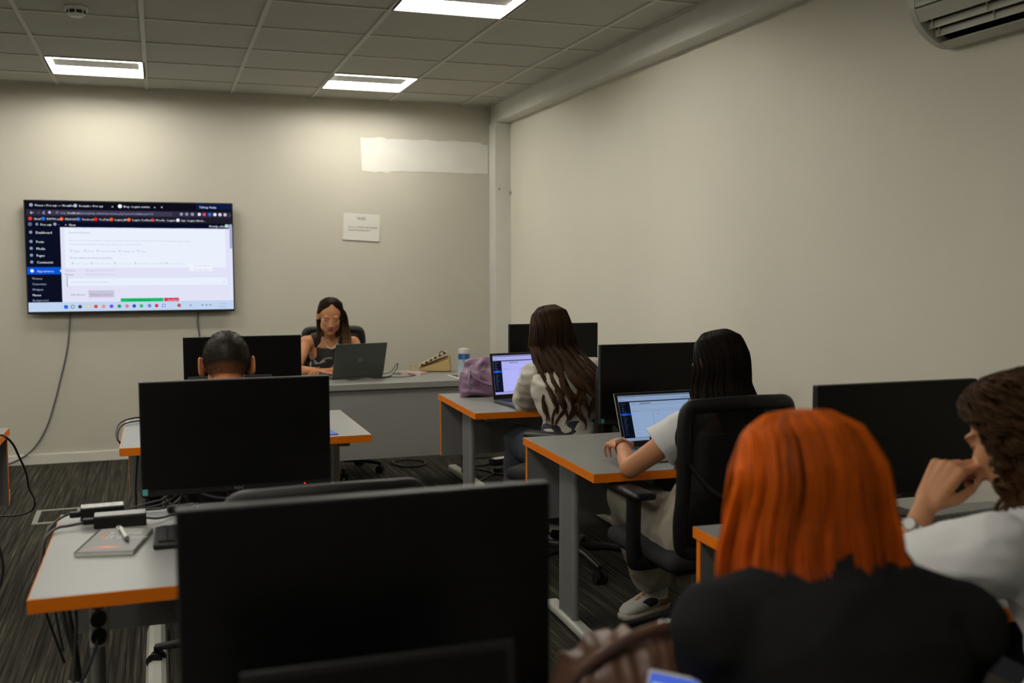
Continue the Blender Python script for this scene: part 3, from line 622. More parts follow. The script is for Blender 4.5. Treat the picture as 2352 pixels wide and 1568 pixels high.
# ------------------------------------------------------------------ office chairs
def make_chair():
    t = empty('office_chair')
    # local: faces +y, origin on the floor under the seat
    s = MB().box(-0.235, -0.22, 0.435, 0.235, 0.24, 0.495, M_FAB, 0.028, seg=4)
    s.build('seat', t)
    MB().box(-0.20, -0.19, 0.415, 0.20, 0.21, 0.437, M_CHAIRF, 0.008).build('seat_shell', t)
    W = 0.205
    def back_pt(x, z):                                        # curved back surface
        k = (z - 0.50) / 0.48
        return V((x, -0.235 - 0.035 * k - 0.045 * math.sin(PI * min(max(k, 0), 1)) * (1 - (x / 0.3) ** 2) - 0.0 + 0.05 * (x / 0.24) ** 2, z))
    fr = []
    zs0, zs1 = 0.50, 0.985
    for x, z in [(-W * .80, zs0), (-W * .93, zs0 + .02), (-W, zs0 + .10), (-W, 0.70), (-W, 0.85), (-W * .985, zs1 - .05), (-W * .90, zs1 - .008), (-W * .6, zs1), (0, zs1 + .004), (W * .6, zs1), (W * .90, zs1 - .008), (W * .985, zs1 - .05), (W, .85), (W, .70), (W, zs0 + .10), (W * .93, zs0 + .02), (W * .80, zs0), (0, zs0 - .005)]:
        fr.append(back_pt(x, z))
    P = cr(fr + [fr[0]], 5)[:-1]
    MB().tube(P, 0.018, M_CHAIRF, 10, closed=True, flat=1.4).build('backrest_frame', t)
    vs = []; fs = []; nx, nz = 14, 14
    for a in range(nx + 1):
        for b in range(nz + 1):
            z = zs0 + (zs1 - zs0) * b / nz; x = (-1 + 2 * a / nx) * W * (0.985 if 1 < b < nz - 1 else 0.93)
            vs.append(back_pt(x, z))
    for a in range(nx):
        for b in range(nz): fs.append((a * (nz + 1) + b, (a + 1) * (nz + 1) + b, (a + 1) * (nz + 1) + b + 1, a * (nz + 1) + b + 1))
    MB().add(vs, fs, M_MESH, True).build('backrest_mesh', t, fixn=False)
    L = MB(); L.tube(cr([back_pt(-W + .01, .80) + V((0, -.01, 0)), back_pt(-.12, .705) + V((0, -.03, 0)), back_pt(0, .68) + V((0, -.035, 0)), back_pt(.12, .705) + V((0, -.03, 0)), back_pt(W - .01, .80) + V((0, -.01, 0))], 6), 0.009, M_CHAIRF, 8)
    L.build('lumbar_bar', t)
    sp = MB().tube(cr([(0, -.31, .56), (0, -.31, .47), (0, -.26, .41), (0, -.10, .40)], 6), 0.026, M_CHAIRF, 10, flat=0.6)
    sp.tube(cr([(-.17, -.275, .54), (-.09, -.30, .53), (0, -.31, .545), (.09, -.30, .53), (.17, -.275, .54)], 5), 0.014, M_CHAIRF, 8)
    sp.build('back_support', t)
    for sx in (-1, 1):
        a = MB().tube(cr([(sx * .15, -.02, .425), (sx * .245, -.02, .425), (sx * .262, -.02, .46), (sx * .262, -.02, .655)], 6), [0.018] * 19, M_CHAIRF, 8, flat=1.6).build('armrest', t)
        MB().box(sx * .262 - .040, -.11, .655, sx * .262 + .040, .10, .682, M_BLACK2, 0.013, seg=3).build('arm_pad', a)
    MB().cyl((0, 0, .10), (0, 0, .28), 0.026, M_BLACK2, 16).cyl((0, 0, .28), (0, 0, .405), 0.016, M_SILVER, 16).box(-.10, -.12, .395, .10, .10, .418, M_BLACK2, 0.006).build('gas_lift', t)
    hub = MB().cyl((0, 0, .075), (0, 0, .115), 0.042, M_BLACK2, 18).build('base_hub', t)
    for k in range(5):
        a = 2 * PI * k / 5 + 0.3; d = V((math.cos(a), math.sin(a), 0))
        l = MB().tube([d * .03 + V((0, 0, .098)), d * .15 + V((0, 0, .095)), d * .285 + V((0, 0, .072))], [.023, .019, .013], M_BLACK2, 8).build('base_leg', t)
        c = d * .285; p = V((-d.y, d.x, 0))
        w = MB().cyl(c + p * .010 + V((0, 0, .028)), c + p * .028 + V((0, 0, .028)), .0275, M_BLACK, 18).cyl(c - p * .010 + V((0, 0, .028)), c - p * .028 + V((0, 0, .028)), .0275, M_BLACK, 18)
        w.cyl(c + V((0, 0, .028)), c + V((0, 0, .075)), .008, M_BLACK, 10).cyl(c - p * .012 + V((0, 0, .028)), c + p * .012 + V((0, 0, .028)), .008, M_BLACK, 10)
        w.build('caster', l)
    return t
ch = make_chair()
CHAIRS = [((1.758, 3.12), 0.06, 'black mesh office chair of the dark haired woman in white tee'),
          ((1.83, 4.43), 0.70, 'black office chair of the woman with long curly brown hair'),
          ((0.225, 3.70), 0.0, 'black office chair under the short haired man'),
          ((1.15, 7.03), PI - 0.05, 'black office chair behind the teacher at the front desk'),
          ((0.32, 2.38), 0.03, 'empty black office chair pushed in behind the nearest monitor'),
          ((0.93, 1.14), 0.0, 'black office chair under the orange haired woman'),
          ((1.66, 1.38), 0.0, 'black office chair under the curly haired woman at right')]
for k, ((x, y), rz, lab) in enumerate(CHAIRS):
    o = ch if k == 0 else copy_tree(ch)
    o.location = (x, y, 0); o.rotation_euler = (0, 0, rz); tag(o, lab, 'chair', 'black mesh office chairs')
    if 'empty' in lab: o.scale = (1, 1, .968)
    if 'orange' in lab: o.scale = (1, 1, .90)

# ------------------------------------------------------------------ people
def frame(fw, up=(0, 0, 1)):
    f = V(fw).normalized(); r = f.cross(V(up)).normalized(); u = r.cross(f); return r, f, u
def head_pieces(mb, c, fr, s=1.0, ears=True):
    r, f, u = fr; c = V(c)
    def P(x, y, z): return c + r * (x * s) + f * (y * s) + u * (z * s)
    B = Matrix((( r.x, f.x, u.x, 0), (r.y, f.y, u.y, 0), (r.z, f.z, u.z, 0), (0, 0, 0, 1)))
    E = lambda x, y, z, a, b, d_, Mx=None: mb.ell(P(x, y, z), (a * s, b * s, d_ * s), M_SKIN, B if Mx is None else B @ Mx)
    E(0, -.012, .028, .074, .094, .086); E(0, .030, -.025, .060, .062, .078); E(0, .042, -.068, .049, .044, .044); E(0, .066, -.094, .027, .020, .019)
    for q in (-1, 1):
        E(q * .036, .056, -.024, .024, .024, .030); E(q * .044, .018, -.058, .019, .042, .040); E(q * .030, .078, .022, .022, .012, .009)
        E(q * .031, .074, .003, .0125, .0115, .0105)
        E(q * .011, .094, -.036, .009, .010, .008)
        if ears:
            Mx = Matrix.Rotation(q * 0.45, 4, 'Z') @ Matrix.Rotation(-0.12, 4, 'X')
            E(q * .081, -.006, -.004, .0095, .020, .031, Mx); E(q * .079, .002, -.022, .009, .010, .012, Mx)
            for k in range(9):
                a = -1.9 + k * 3.4 / 8; mb.ell(P(q * (.086 + .004 * math.cos(a)), -.010 - .017 * math.cos(a), .000 + .029 * math.sin(a)), (.0056 * s,) * 3, M_SKIN, B, 8, 6)
    mb.cap2(P(0, .080, .012), P(0, .104, -.030), .0075 * s, .0105 * s, M_SKIN)
    E(0, .088, -.0555, .021, .010, .0050); E(0, .087, -.0655, .017, .010, .0058); E(0, .080, -.060, .026, .010, .016)
    return P
def hand_pieces(mb, wrist, d, nrm, thumb, curl=0.5, spread=0.10, s=1.0, m=None, curls=None):
    """d: direction of the fingers, nrm: out of the back of the hand, thumb: +1/-1 side along d x nrm"""
    m = m or M_SKIN; w = V(wrist); d = V(d).normalized(); n = V(nrm); n = (n - d * n.dot(d)).normalized(); sd = d.cross(n) * thumb
    pts = {}
    for k in range(4):
        off = (0.030 - 0.0195 * k) * s
        kn = w + d * (0.088 - (0.004 * abs(k - 1.0))) * s + sd * off + n * (0.004 - 0.002 * abs(k - 1.5)) * s
        mb.cap2(w + sd * off * 0.55 + d * 0.008 * s, kn, .0135 * s, .0112 * s, m, 10)
        ln = [(.040, .025, .020), (.045, .029, .021), (.042, .027, .021), (.032, .020, .018)][k]
        a = spread * (1.2 - k * 0.8); dd = (d * math.cos(a) + sd * math.sin(a)).normalized(); p = kn; ang = 0.0
        cu = curls[k] if curls else curl * (0.9 + 0.12 * k)
        rad = [.0088, .0080, .0072, .0060] if k < 3 else [.0076, .0069, .0062, .0052]
        for q in range(3):
            ang += cu * (0.75, 1.0, 0.7)[q]
            e = p + (dd * math.cos(ang) - n * math.sin(ang)) * ln[q] * s
            mb.cap2(p, e, rad[q] * s, rad[q + 1] * s, m, 10); p = e
    mb.ell(w + d * .045 * s - n * .004 * s, (.030 * s, .030 * s, .012 * s), m, Matrix(((sd.x, d.x, n.x, 0), (sd.y, d.y, n.y, 0), (sd.z, d.z, n.z, 0), (0, 0, 0, 1))))
    b = w + sd * .018 * s + d * .015 * s - n * .004 * s
    tk = 1.0 if curl > 1 else 0.0
    t1 = b + (d * .55 + sd * (.65 - .35 * tk) - n * (.25 + .3 * tk)).normalized() * .040 * s
    t2 = t1 + (d * (.85 - .1 * tk) + sd * (.25 - .35 * tk) - n * (.25 + .3 * curl)).normalized() * .030 * s
    t3 = t2 + (d * (.9 - .5 * tk) - sd * (.05 + .3 * tk) - n * (.35 + .4 * curl)).normalized() * .024 * s
    mb.cap2(b, t1, .0155 * s, .0115 * s, m, 10); mb.cap2(t1, t2, .0105 * s, .0092 * s, m, 10); mb.cap2(t2, t3, .0092 * s, .0070 * s, m, 10)
def torso_rows(J, inf=0.0, lo=0.0, hi=1.0, width=1.0, ws=1.0):
    """loft rows from pelvis to the base of the neck"""
    hip, chest, neck = V(J['hip']), V(J['chest']), V(J['neck'])
    shr = (V(J['shR']) - V(J['shL'])).normalized(); hr = V(J.get('hipdir', shr)).normalized(); W = (V(J['shR']) - V(J['shL'])).length / 2
    rows = []
    prof = [(0.0, .150, .105), (.08, .168, .118), (.22, .160, .112), (.40, .132, .095), (.58, .142, .105), (.74, .158, .112), (.86, W * .93, .095), (.94, W * .80, .075), (1.0, .075, .058)]
    top = neck
    for k, rx, ry in prof:
        if k < lo or k > hi: continue
        p = hip.lerp(chest, k / .62) if k <= .62 else chest.lerp(top, (k - .62) / .38)
        e = 0.004
        q = (chest - hip).normalized() if k < .55 else (top - hip).normalized()
        rt = hr.lerp(shr, k).normalized(); fw = q.cross(rt).normalized() * -1
        rows.append((p, rt * (rx * width * (ws if k > .7 else 1) + inf), fw * (ry * width + inf)))
    return rows
def limb(mb, a, b, c, r0_, r1_, r2_, m, inf=0.0, upto=1.0, flat_end=False, flare=0.0):
    a, b, c = V(a), V(b), V(c)
    if upto <= 1.0:
        e = a.lerp(b, upto); mb.cap2(a, e, r0_ + inf, r0_ + (r1_ - r0_) * upto + inf + flare, m, 18, flat_b=flat_end); return
    mb.cap2(a, b, r0_ + inf, r1_ + inf, m, 18)
    e = b.lerp(c, upto - 1.0); mb.cap2(b, e, r1_ + inf, r1_ + (r2_ - r1_) * (upto - 1) + inf + flare, m, 18, flat_b=flat_end and upto < 2.01)
def person(label, J, skin, female=True, scale=1.0, voxel=0.0055, head_s=1.0, lip=(.42, .14, .10), top=None, bottom=None, shoes=None, buzz=None, group=None, hands=True):
    t = empty('person', (J['hip'][0], J['hip'][1], 0), 0, label, 'person', group)
    inv = Matrix.Translation(-V(t.location))
    hf = frame(J['face'], J.get('headup', (0, 0, 1))); s = scale; hc = V(J['head'])
    mb = MB(); P = head_pieces(mb, hc, hf, head_s)
    neck = V(J['neck']); nk = hc - hf[2] * 0.055 * head_s - hf[1] * 0.022 * head_s
    mb.cap2(neck + (neck - nk).normalized() * 0.03, nk, .056 * (0.9 if female else 1.08), .048 * (0.92 if female else 1.12), M_SKIN, 20)
    mb.loft(torso_rows(J, -0.006, width=0.94 if female else 1.0), M_SKIN)
    for sd in 'LR':
        sh, el, wr = V(J['sh' + sd]), V(J['el' + sd]), V(J['wr' + sd])
        mb.ell(sh, (.052, .052, .05), M_SKIN); mb.cap2(neck - V((0, 0, .005)), sh, .045, .045, M_SKIN, 16)
        f = 0.90 if female else 1.1
        limb(mb, sh, el, wr, .048 * f, .038 * f, .025 * f, M_SKIN, upto=2.0); mb.cap2(el.lerp(wr, .08), el.lerp(wr, .45), .037 * f, .036 * f, M_SKIN)
        if hands:
            h = J.get('hand' + sd, {}); dd = V(h.get('d', (wr - el))); hand_pieces(mb, wr, dd, h.get('n', (0, 0, 1)), h.get('thumb', 1 if sd == 'L' else -1), h.get('curl', 0.45), h.get('spread', .12), h.get('s', 0.95 if female else 1.05), curls=h.get('curls'))
        hip = V(J['hip']); kn, an, toe = V(J['kn' + sd]), V(J['an' + sd]), V(J['toe' + sd])
        rt = V(J.get('hipdir', V(J['shR']) - V(J['shL']))).normalized(); hj = hip + rt * (.085 if sd == 'R' else -.085)
        limb(mb, hj, kn, an, .082, .056, .038, M_SKIN, upto=2.0); mb.cap2(an - V((0, 0, .02)), toe, .034, .024, M_SKIN); 
    me = remesh(mb, voxel, 3, 0.5)
    # colour by place on the face
    c = coords(me); cols = np.tile(np.array(skin), (len(c), 1)); R = np.array([hf[0][:], hf[1][:], hf[2][:]]); L = (c - np.array(hc)) @ R.T / head_s
    nrm = np.empty(len(me.vertices) * 3); me.vertices.foreach_get('normal', nrm); nrm = nrm.reshape(-1, 3)
    front = (L[:, 1] > .05) & (np.abs(L).max(axis=1) < .14)
    for q in (-1, 1):
        g_ = np.exp(-(((L[:, 0] - q * .031) / .013) ** 2 + ((L[:, 2] - .003) / .007) ** 2)) * front
        lid = front & (np.abs(L[:, 0] - q * .031) < .0125) & (np.abs(L[:, 2] - (-.002 + 40 * (L[:, 0] - q * .031) ** 2 * .6)) < .0021); cols[lid] = (.05, .03, .022)
        br = front & (np.abs(L[:, 0] - q * .032) < .021) & (np.abs(L[:, 2] - (.024 - 6.0 * (L[:, 0] - q * .034) ** 2 * 2)) < .0024); cols[br] = (.16, .08, .045)
        soc = np.exp(-(((L[:, 0] - q * .030) / .018) ** 2 + ((L[:, 2] - .002) / .012) ** 2)) * front
        cols *= (1 - .12 * soc)[:, None]
        chk = np.exp(-(((L[:, 0] - q * .042) / .02) ** 2 + ((L[:, 2] + .03) / .018) ** 2)) * front
        cols = cols * (1 - .25 * chk[:, None]) + np.array([.62, .26, .18]) * .25 * chk[:, None]
    lp = front & (np.abs(L[:, 0]) < .022 - 9 * (L[:, 2] + .060) ** 2 * 4) & (np.abs(L[:, 2] + .0605) < .0105) & (L[:, 1] > .08); cols[lp] = lip
    ml = front & (np.abs(L[:, 0]) < .022) & (np.abs(L[:, 2] + .0605) < .0018) & (L[:, 1] > .078); cols[ml] = (.12, .03, .03)
    if buzz is not None:
        hl = (L[:, 1] * 0.55 + .0) ; up_ = L[:, 2] - (-.052 + np.clip((L[:, 1] + .03), 0, 1) * 1.15)
        k = np.clip(up_ / .055, 0, 1) * (np.abs(L).max(axis=1) < .16) * (np.abs(L[:, 0]) < .0775)
        k = k * (1 - np.clip((L[:, 1] - .055) / .02, 0, 1))
        cols = cols * (1 - k[:, None]) + np.array(buzz) * k[:, None]
        nz = rng.normal(0, 1, len(c)) * 0.0003 * k; c = c + nrm * (nz[:, None] + 0.0025 * k[:, None]); setco(me, c)
    me.transform(inv); set_col(me, cols); me.materials.clear(); me.materials.append(M_SKIN)
    body = bpy.data.objects.new('body', me); link(body, t)
    if buzz is not None:
        cc = coords(me); ids = rng.choice(np.where(k > .12)[0], 14000); j_ = rng.normal(0, .0018, (14000, 3)); p0 = cc[ids] + j_ - nrm[ids] * .0005
        dd_ = nrm[ids] + rng.normal(0, .25, (14000, 3)) + np.array([0, 0, -.25]); L_ = (.0022 + .0040 * k[ids])[:, None]; tn = np.cross(dd_, rng.normal(0, 1, (14000, 3))); tn /= np.linalg.norm(tn, axis=1, keepdims=True)
        vv = np.stack([p0 - tn * .00035, p0 + tn * .00035, p0 + dd_ * L_], 1).reshape(-1, 3)
        hm = bpy.data.meshes.new('hair'); hm.from_pydata(vv.tolist(), [], [(3 * q_, 3 * q_ + 1, 3 * q_ + 2) for q_ in range(14000)]); set_col(hm, np.tile(np.array(buzz), (len(vv), 1))); hm.materials.append(M_HAIRV)
        link(bpy.data.objects.new('hair', hm), t)
    def garment(name, mb_, m, vox, amp, sc, seed, smooth=2):
        g_ = remesh(mb_, vox, smooth); wrinkle(g_, amp, sc, seed); g_.transform(inv); g_.materials.clear(); g_.materials.append(m)
        return link(bpy.data.objects.new(name, g_), t)
    f = 0.90 if female else 1.1
    if top:
        g = MB(); inf = top.get('inf', .010); hi = top.get('hi', .95)
        g.loft(torso_rows(J, inf, top.get('lo', 0), hi, top.get('w', 1.0), top.get('ws', 1.0)), M_SKIN)
        for sd in 'LR':
            sh, el, wr = V(J['sh' + sd]), V(J['el' + sd]), V(J['wr' + sd]); n_ = neck
            a = n_.lerp(sh, top.get('neckline', .35)); 
            b_ = n_.lerp(sh, top.get('to', 1.0)); g.cap2(a, b_, .046 + inf * .5, .048 + inf if 'to' not in top else .044 + inf, M_SKIN, 18, flat_b='to' in top)
            if sd == 'L' and top.get('collar'): g.cap2(n_ - V((0, 0, .02)), n_.lerp(nk, top['collar']), .060 + inf, .054 + inf * .6, M_SKIN, 20, flat_b=True)
            if top.get('sleeve', 0) > 0:
                g.ell(sh, (.052 + inf, .052 + inf, .05 + inf), M_SKIN); limb(g, sh, el, wr, .050 * f, .040 * f, .028 * f, M_SKIN, inf + top.get('sl_inf', .006), top['sleeve'], True, top.get('flare', .0))
        garment(top.get('name', 't_shirt'), g, top['mat'], top.get('vox', .007), top.get('amp', .004), top.get('sc', (9, 9, 16)), top.get('seed', 1))
    if bottom:
        g = MB(); hip = V(J['hip']); rt = V(J.get('hipdir', V(J['shR']) - V(J['shL']))).normalized()
        g.loft(torso_rows(J, .010, 0, .41), M_SKIN)
        for sd in 'LR':
            hj = hip + rt * (.085 if sd == 'R' else -.085); kn, an = V(J['kn' + sd]), V(J['an' + sd])
            limb(g, hj, kn, an, .090, .066, .05, M_SKIN, bottom.get('inf', .012), 1.0 + bottom.get('len', .93), True, bottom.get('flare', .02))
            g.ell(kn, (.072 + bottom.get('inf', .012),) * 3, M_SKIN)
        garment('trousers', g, bottom['mat'], .008, bottom.get('amp', .006), (10, 10, 7), 3)
    if shoes:
        for sd in 'LR':
            an, toe = V(J['an' + sd]), V(J['toe' + sd]); d = (toe - an); d.z = 0; d.normalize(); up = V((0, 0, 1)); r_ = d.cross(up)
            base = V((an.x, an.y, 0)) - d * .05
            rows = []
            for k, wd, hh in ((0, .024, .05), (.02, .034, .085), (.07, .038, .088), (.12, .040, .070), (.17, .044, .052), (.215, .042, .040), (.245, .028, .028), (.255, .012, .016)):
                rows.append((base + d * k + up * (hh / 2 + .018), r_ * wd, up * hh / 2))
            g = MB(); g.loft(rows, shoes['mat'], 20, 2.4)
            mid = g.build('sneaker', t); mid.location = -V(t.location)
            so = MB(); so.loft([(base + d * k + up * .0135, r_ * wd, up * .0130) for k, wd in ((-.006, .020), (.01, .034), (.06, .040), (.12, .041), (.17, .046), (.22, .044), (.25, .032), (.262, .016))], shoes['sole'], 20, 3.5)
            so.build('sole', mid)
            pt = MB()
            for q in (-1, 1):
                pt.ell(base + d * .04 + r_ * q * .031 + up * .055, (.012, .045, .028), shoes['patch'], Matrix(((r_.x, d.x, 0, 0), (r_.y, d.y, 0, 0), (0, 0, 1, 0), (0, 0, 0, 1))))
                pt.ell(base + d * .125 + r_ * q * .032 + up * .055, (.012, .050, .020), shoes['patch2'], Matrix(((r_.x, d.x, 0, 0), (r_.y, d.y, 0, 0), (0, 0, 1, 0), (0, 0, 0, 1))))
            pt.build('shoe_panel', mid)
            la = MB()
            for q in range(4): la.tube([base + d * (.10 + q * .022) + r_ * -.022 + up * (.093 - q * .010), base + d * (.105 + q * .022) + up * (.102 - q * .011), base + d * (.10 + q * .022) + r_ * .022 + up * (.093 - q * .010)], .003, shoes['sole'], 6)
            la.build('laces', mid)
            sk = MB().cap2(an + V((0, 0, .05)), V((an.x, an.y, .07)), .044, .042, M_SKIN, 18, flat_a=True)
            sk = MB().cyl((an.x, an.y, .06), (an.x, an.y, .115), .046, M_WHITE, 20, .043).build('sock', t); sk.location = -V(t.location)
    return t, hf, hc

# ------------------------------------------------------------------ hair
def hair(t, hf, hc, rows, n, seed, color, opening, length=(1.0, .06), wave=0.0, wavef=3.0, rad=.0011, part=0.0, tip=None, var=.35, clumps=40, clump_amp=.008,
         mass=True, fly=0.0, M=26, phis=(-PI, PI), curl=False, name='hair', mass_in=.010, face_cut=None, samt=4):
    """rows: (t, z, rx, ryfront, ryback, world weight, xoff, yoff); phi=0 is the face"""
    inv = V(t.location); rg = np.random.default_rng(seed)
    r, f, u = [np.array(x[:]) for x in hf]; fw = np.array([f[0], f[1], 0]); fw /= np.linalg.norm(fw); rw = np.array([fw[1], -fw[0], 0]); uw = np.array([0, 0, 1.0])
    T = np.array([q[0] for q in rows]); A = np.array([q[1:] for q in rows])
    c0 = np.array(hc[:]) - np.array(inv[:])
    def pos(tt, ph, inset=0.0, ro=0.0):
        z, rx, rf, rb, ww, xo, yo = [np.interp(tt, T, A[:, k]) for k in range(7)]
        rx = rx - inset; ry = np.where(np.cos(ph) > 0, rf, rb) - inset
        x = np.sin(ph) * (rx + ro) + xo; y = np.cos(ph) * (ry + ro) + yo
        loc = x[..., None] * r + y[..., None] * f + z[..., None] * u; wor = x[..., None] * rw + y[..., None] * fw + z[..., None] * uw
        return c0 + loc * (1 - ww)[..., None] + wor * ww[..., None]
    def phi_of(s0, tt):
        """keeps hair out of the face: s0 in -1..1 -> phi"""
        op = np.interp(tt, [o[0] for o in opening], [o[1] for o in opening]); opr = np.interp(tt, [o[0] for o in opening], [o[2] if len(o) > 2 else o[1] for o in opening])
        o_ = np.where(s0 < 0, op, opr)
        return np.sign(s0) * (o_ + (PI - o_) * np.abs(s0))
    cid = rg.integers(0, clumps, n); cph = rg.uniform(0, 2 * PI, clumps); cph2 = rg.uniform(0, 2 * PI, clumps); csz = rg.uniform(.4, 1.3, clumps); cw = rg.uniform(.75, 1.3, clumps)
    s0 = (cid + .5 + rg.normal(0, .42, n)) / clumps * 2 - 1; s0 = np.clip(s0, -1.03, 1.03) if phis == (-PI, PI) else s0
    cs = (np.arange(clumps) + .5) / clumps * 2 - 1
    Ls = np.clip(length[0] - np.abs(rg.normal(0, length[1], n)) - rg.uniform(0, length[1], clumps)[cid], .3, 1.05)
    t0 = rg.uniform(0.0, .42, n) ** 1.0 * 1.0
    vs = np.zeros((n, M, 3)); cl = np.zeros((n, M, 3))
    base = np.array(color); k_ = np.linspace(0, 1, M)
    depth = rg.uniform(0, 1, n)
    cv = 1 + rg.uniform(-var, var, clumps)[cid] * .7 + rg.uniform(-var, var, n) * .5
    for i in range(n):
        tt = t0[i] + (Ls[i] - t0[i]) * k_; c_ = cid[i]
        cen = cs[c_]; pull = np.clip((tt - .35) / .6, 0, 1) * samt * .1
        ss = s0[i] * (1 - pull) + cen * pull
        ph = phi_of(ss, tt)
        am = clump_amp * csz[c_] * np.clip(tt * 2.2, .15, 1.0)
        ro = am * np.sin(cph[c_] + tt * 3.5) - depth[i] * .008 + fly * rg.normal(0, 1) * tt ** 2
        p = pos(tt, ph, 0, ro)
        if wave:
            a = wave * (np.clip((tt - .28) / .5, 0, 1) if not curl else np.clip((tt - .02) / .2, 0, 1))
            an_ = tt * wavef * 2 * PI * cw[c_] + cph2[c_] + rg.normal(0, .25 if not curl else .5)
            tan = np.stack([np.cos(ph), -np.sin(ph)], -1); nor = np.stack([np.sin(ph), np.cos(ph)], -1)
            p += (tan[:, :1] * rw + tan[:, 1:] * fw) * (a * np.cos(an_))[:, None] + (nor[:, :1] * rw + nor[:, 1:] * fw) * (a * .8 * np.sin(an_))[:, None]
            if curl: p += uw * (a * .5 * np.cos(an_ * 1.3 + 1))[:, None]
        vs[i] = p
        c = np.tile(base * cv[i], (M, 1))
        if tip is not None:
            w = np.clip((tt - .45) / .35, 0, 1) * rg.uniform(.5, 1); c = c * (1 - w[:, None]) + np.array(tip) * cv[i] * w[:, None]
        cl[i] = c
    rr_ = rad * (1 - .75 * np.clip((k_ - .8) / .2, 0, 1))
    d = np.gradient(vs, axis=1); d /= np.linalg.norm(d, axis=2, keepdims=True) + 1e-9
    cc = c0[None, None, :]; rad_dir = vs - cc; sdir = np.cross(d, rad_dir); sdir /= np.linalg.norm(sdir, axis=2, keepdims=True) + 1e-9; ndir = np.cross(sdir, d)
    rings = [vs + (sdir * math.cos(a) * 1.5 + ndir * math.sin(a)) * rr_[None, :, None] for a in (PI / 2, PI / 2 + 2 * PI / 3, PI / 2 + 4 * PI / 3)]
    allv = np.stack(rings, 2).reshape(-1, 3)                    # n, M, 3
    idx = np.arange(n)[:, None] * M * 3 + np.arange(M - 1)[None, :] * 3
    q = []
    for a in range(3):
        b = (a + 1) % 3; q.append(np.stack([idx + a, idx + b, idx + 3 + b, idx + 3 + a], -1).reshape(-1, 4))
    q = np.concatenate(q); colv = np.repeat(cl.reshape(-1, 3), 3, axis=0)
    if mass:
        nt, npz = 34, 72; tt = np.linspace(0, min(length[0], 1) * .965, nt); sg = np.linspace(-1, 1, npz)
        G = np.zeros((nt, npz, 3))
        for a in range(nt):
            ph = phi_of(sg, np.full(npz, tt[a])); cidx = np.clip(((sg + 1) / 2 * clumps).astype(int), 0, clumps - 1)
            ro = clump_amp * csz[cidx] * np.clip(tt[a] * 2.2, .15, 1) * np.sin(cph[cidx] + tt[a] * 3.5) * 0.6
            G[a] = pos(np.full(npz, tt[a]), ph, mass_in + .006 * (tt[a] > .8), ro)
        off = len(allv); allv = np.concatenate([allv, G.reshape(-1, 3)])
        fq = []
        for a in range(nt - 1):
            for b in range(npz - 1): fq.append((off + a * npz + b, off + a * npz + b + 1, off + (a + 1) * npz + b + 1, off + (a + 1) * npz + b))
        # under side closing the curtain to an inner layer
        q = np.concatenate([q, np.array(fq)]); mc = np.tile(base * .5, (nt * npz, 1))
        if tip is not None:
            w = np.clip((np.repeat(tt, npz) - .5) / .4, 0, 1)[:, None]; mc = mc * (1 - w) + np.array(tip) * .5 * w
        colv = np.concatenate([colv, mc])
    me = bpy.data.meshes.new(name); me.vertices.add(len(allv)); me.vertices.foreach_set('co', allv.ravel())
    me.loops.add(len(q) * 4); me.loops.foreach_set('vertex_index', q.ravel().astype(np.int32))
    me.polygons.add(len(q)); me.polygons.foreach_set('loop_start', np.arange(0, len(q) * 4, 4, dtype=np.int32)); me.polygons.foreach_set('loop_total', np.full(len(q), 4, dtype=np.int32))
    me.update(calc_edges=True); me.polygons.foreach_set('use_smooth', [True] * len(q)); set_col(me, colv); me.materials.append(M_HAIRV)
    return link(bpy.data.objects.new(name, me), t)

def lock(t, pts, spread, n, color, tip, seed, name='hair_lock', rad=.0009, wav=.0, wf=2.0):
    P = np.array([p[:] for p in cr(pts, 7)]) - np.array(t.location[:]); M = len(P); rg = np.random.default_rng(seed); sp = np.interp(np.linspace(0, 1, M), np.linspace(0, 1, len(spread)), spread)
    mb = MB(); me_c = []; k_ = np.linspace(0, 1, M); mm = M_HAIRV
    for i in range(n):
        o = rg.normal(0, 1, 3); o /= max(1, np.linalg.norm(o) / 1.4); ph = rg.uniform(-.4, .4); L = max(int(M * (1 - abs(rg.normal(0, .06)))), 6)
        Q = P + o * sp[:, None] + wav * k_[:, None] * np.stack([np.cos(k_ * wf * 6.28 + ph), np.sin(k_ * wf * 6.28 + ph), 0 * k_], 1)
        mb.tube(Q[:L].tolist(), [rad * (1 - .6 * (q / L) ** 4) for q in range(L)], mm, 3); cv = 1 + rg.uniform(-.3, .3)
        w = np.clip((k_[:L] - .35) / .4, 0, 1)[:, None]; c = (np.array(color) * (1 - w) + np.array(tip) * w) * cv
        c3 = np.repeat(c, 3, axis=0); me_c.append(c3); me_c.append(c3)
    o = mb.build(name, t, fixn=False); set_col(o.data, np.concatenate(me_c)); return o
M_WTEE = mat('white_cotton', (0.78, 0.78, 0.78), 0.85, bump=0.2, bump_scale=900)
M_CREAM = mat('cream_sweater', (0.56, 0.53, 0.45), 0.9, bump=0.5, bump_scale=500)
M_BTOP = mat('black_cotton', (0.013, 0.013, 0.0135), 0.95, spec=0.1, bump=0.3, bump_scale=700)
M_KHAKI = mat('beige_trousers', (0.32, 0.29, 0.23), 0.85, bump=0.3, bump_scale=600)
M_JEANS = mat('dark_denim', (0.03, 0.035, 0.05), 0.9, bump=0.3, bump_scale=800)
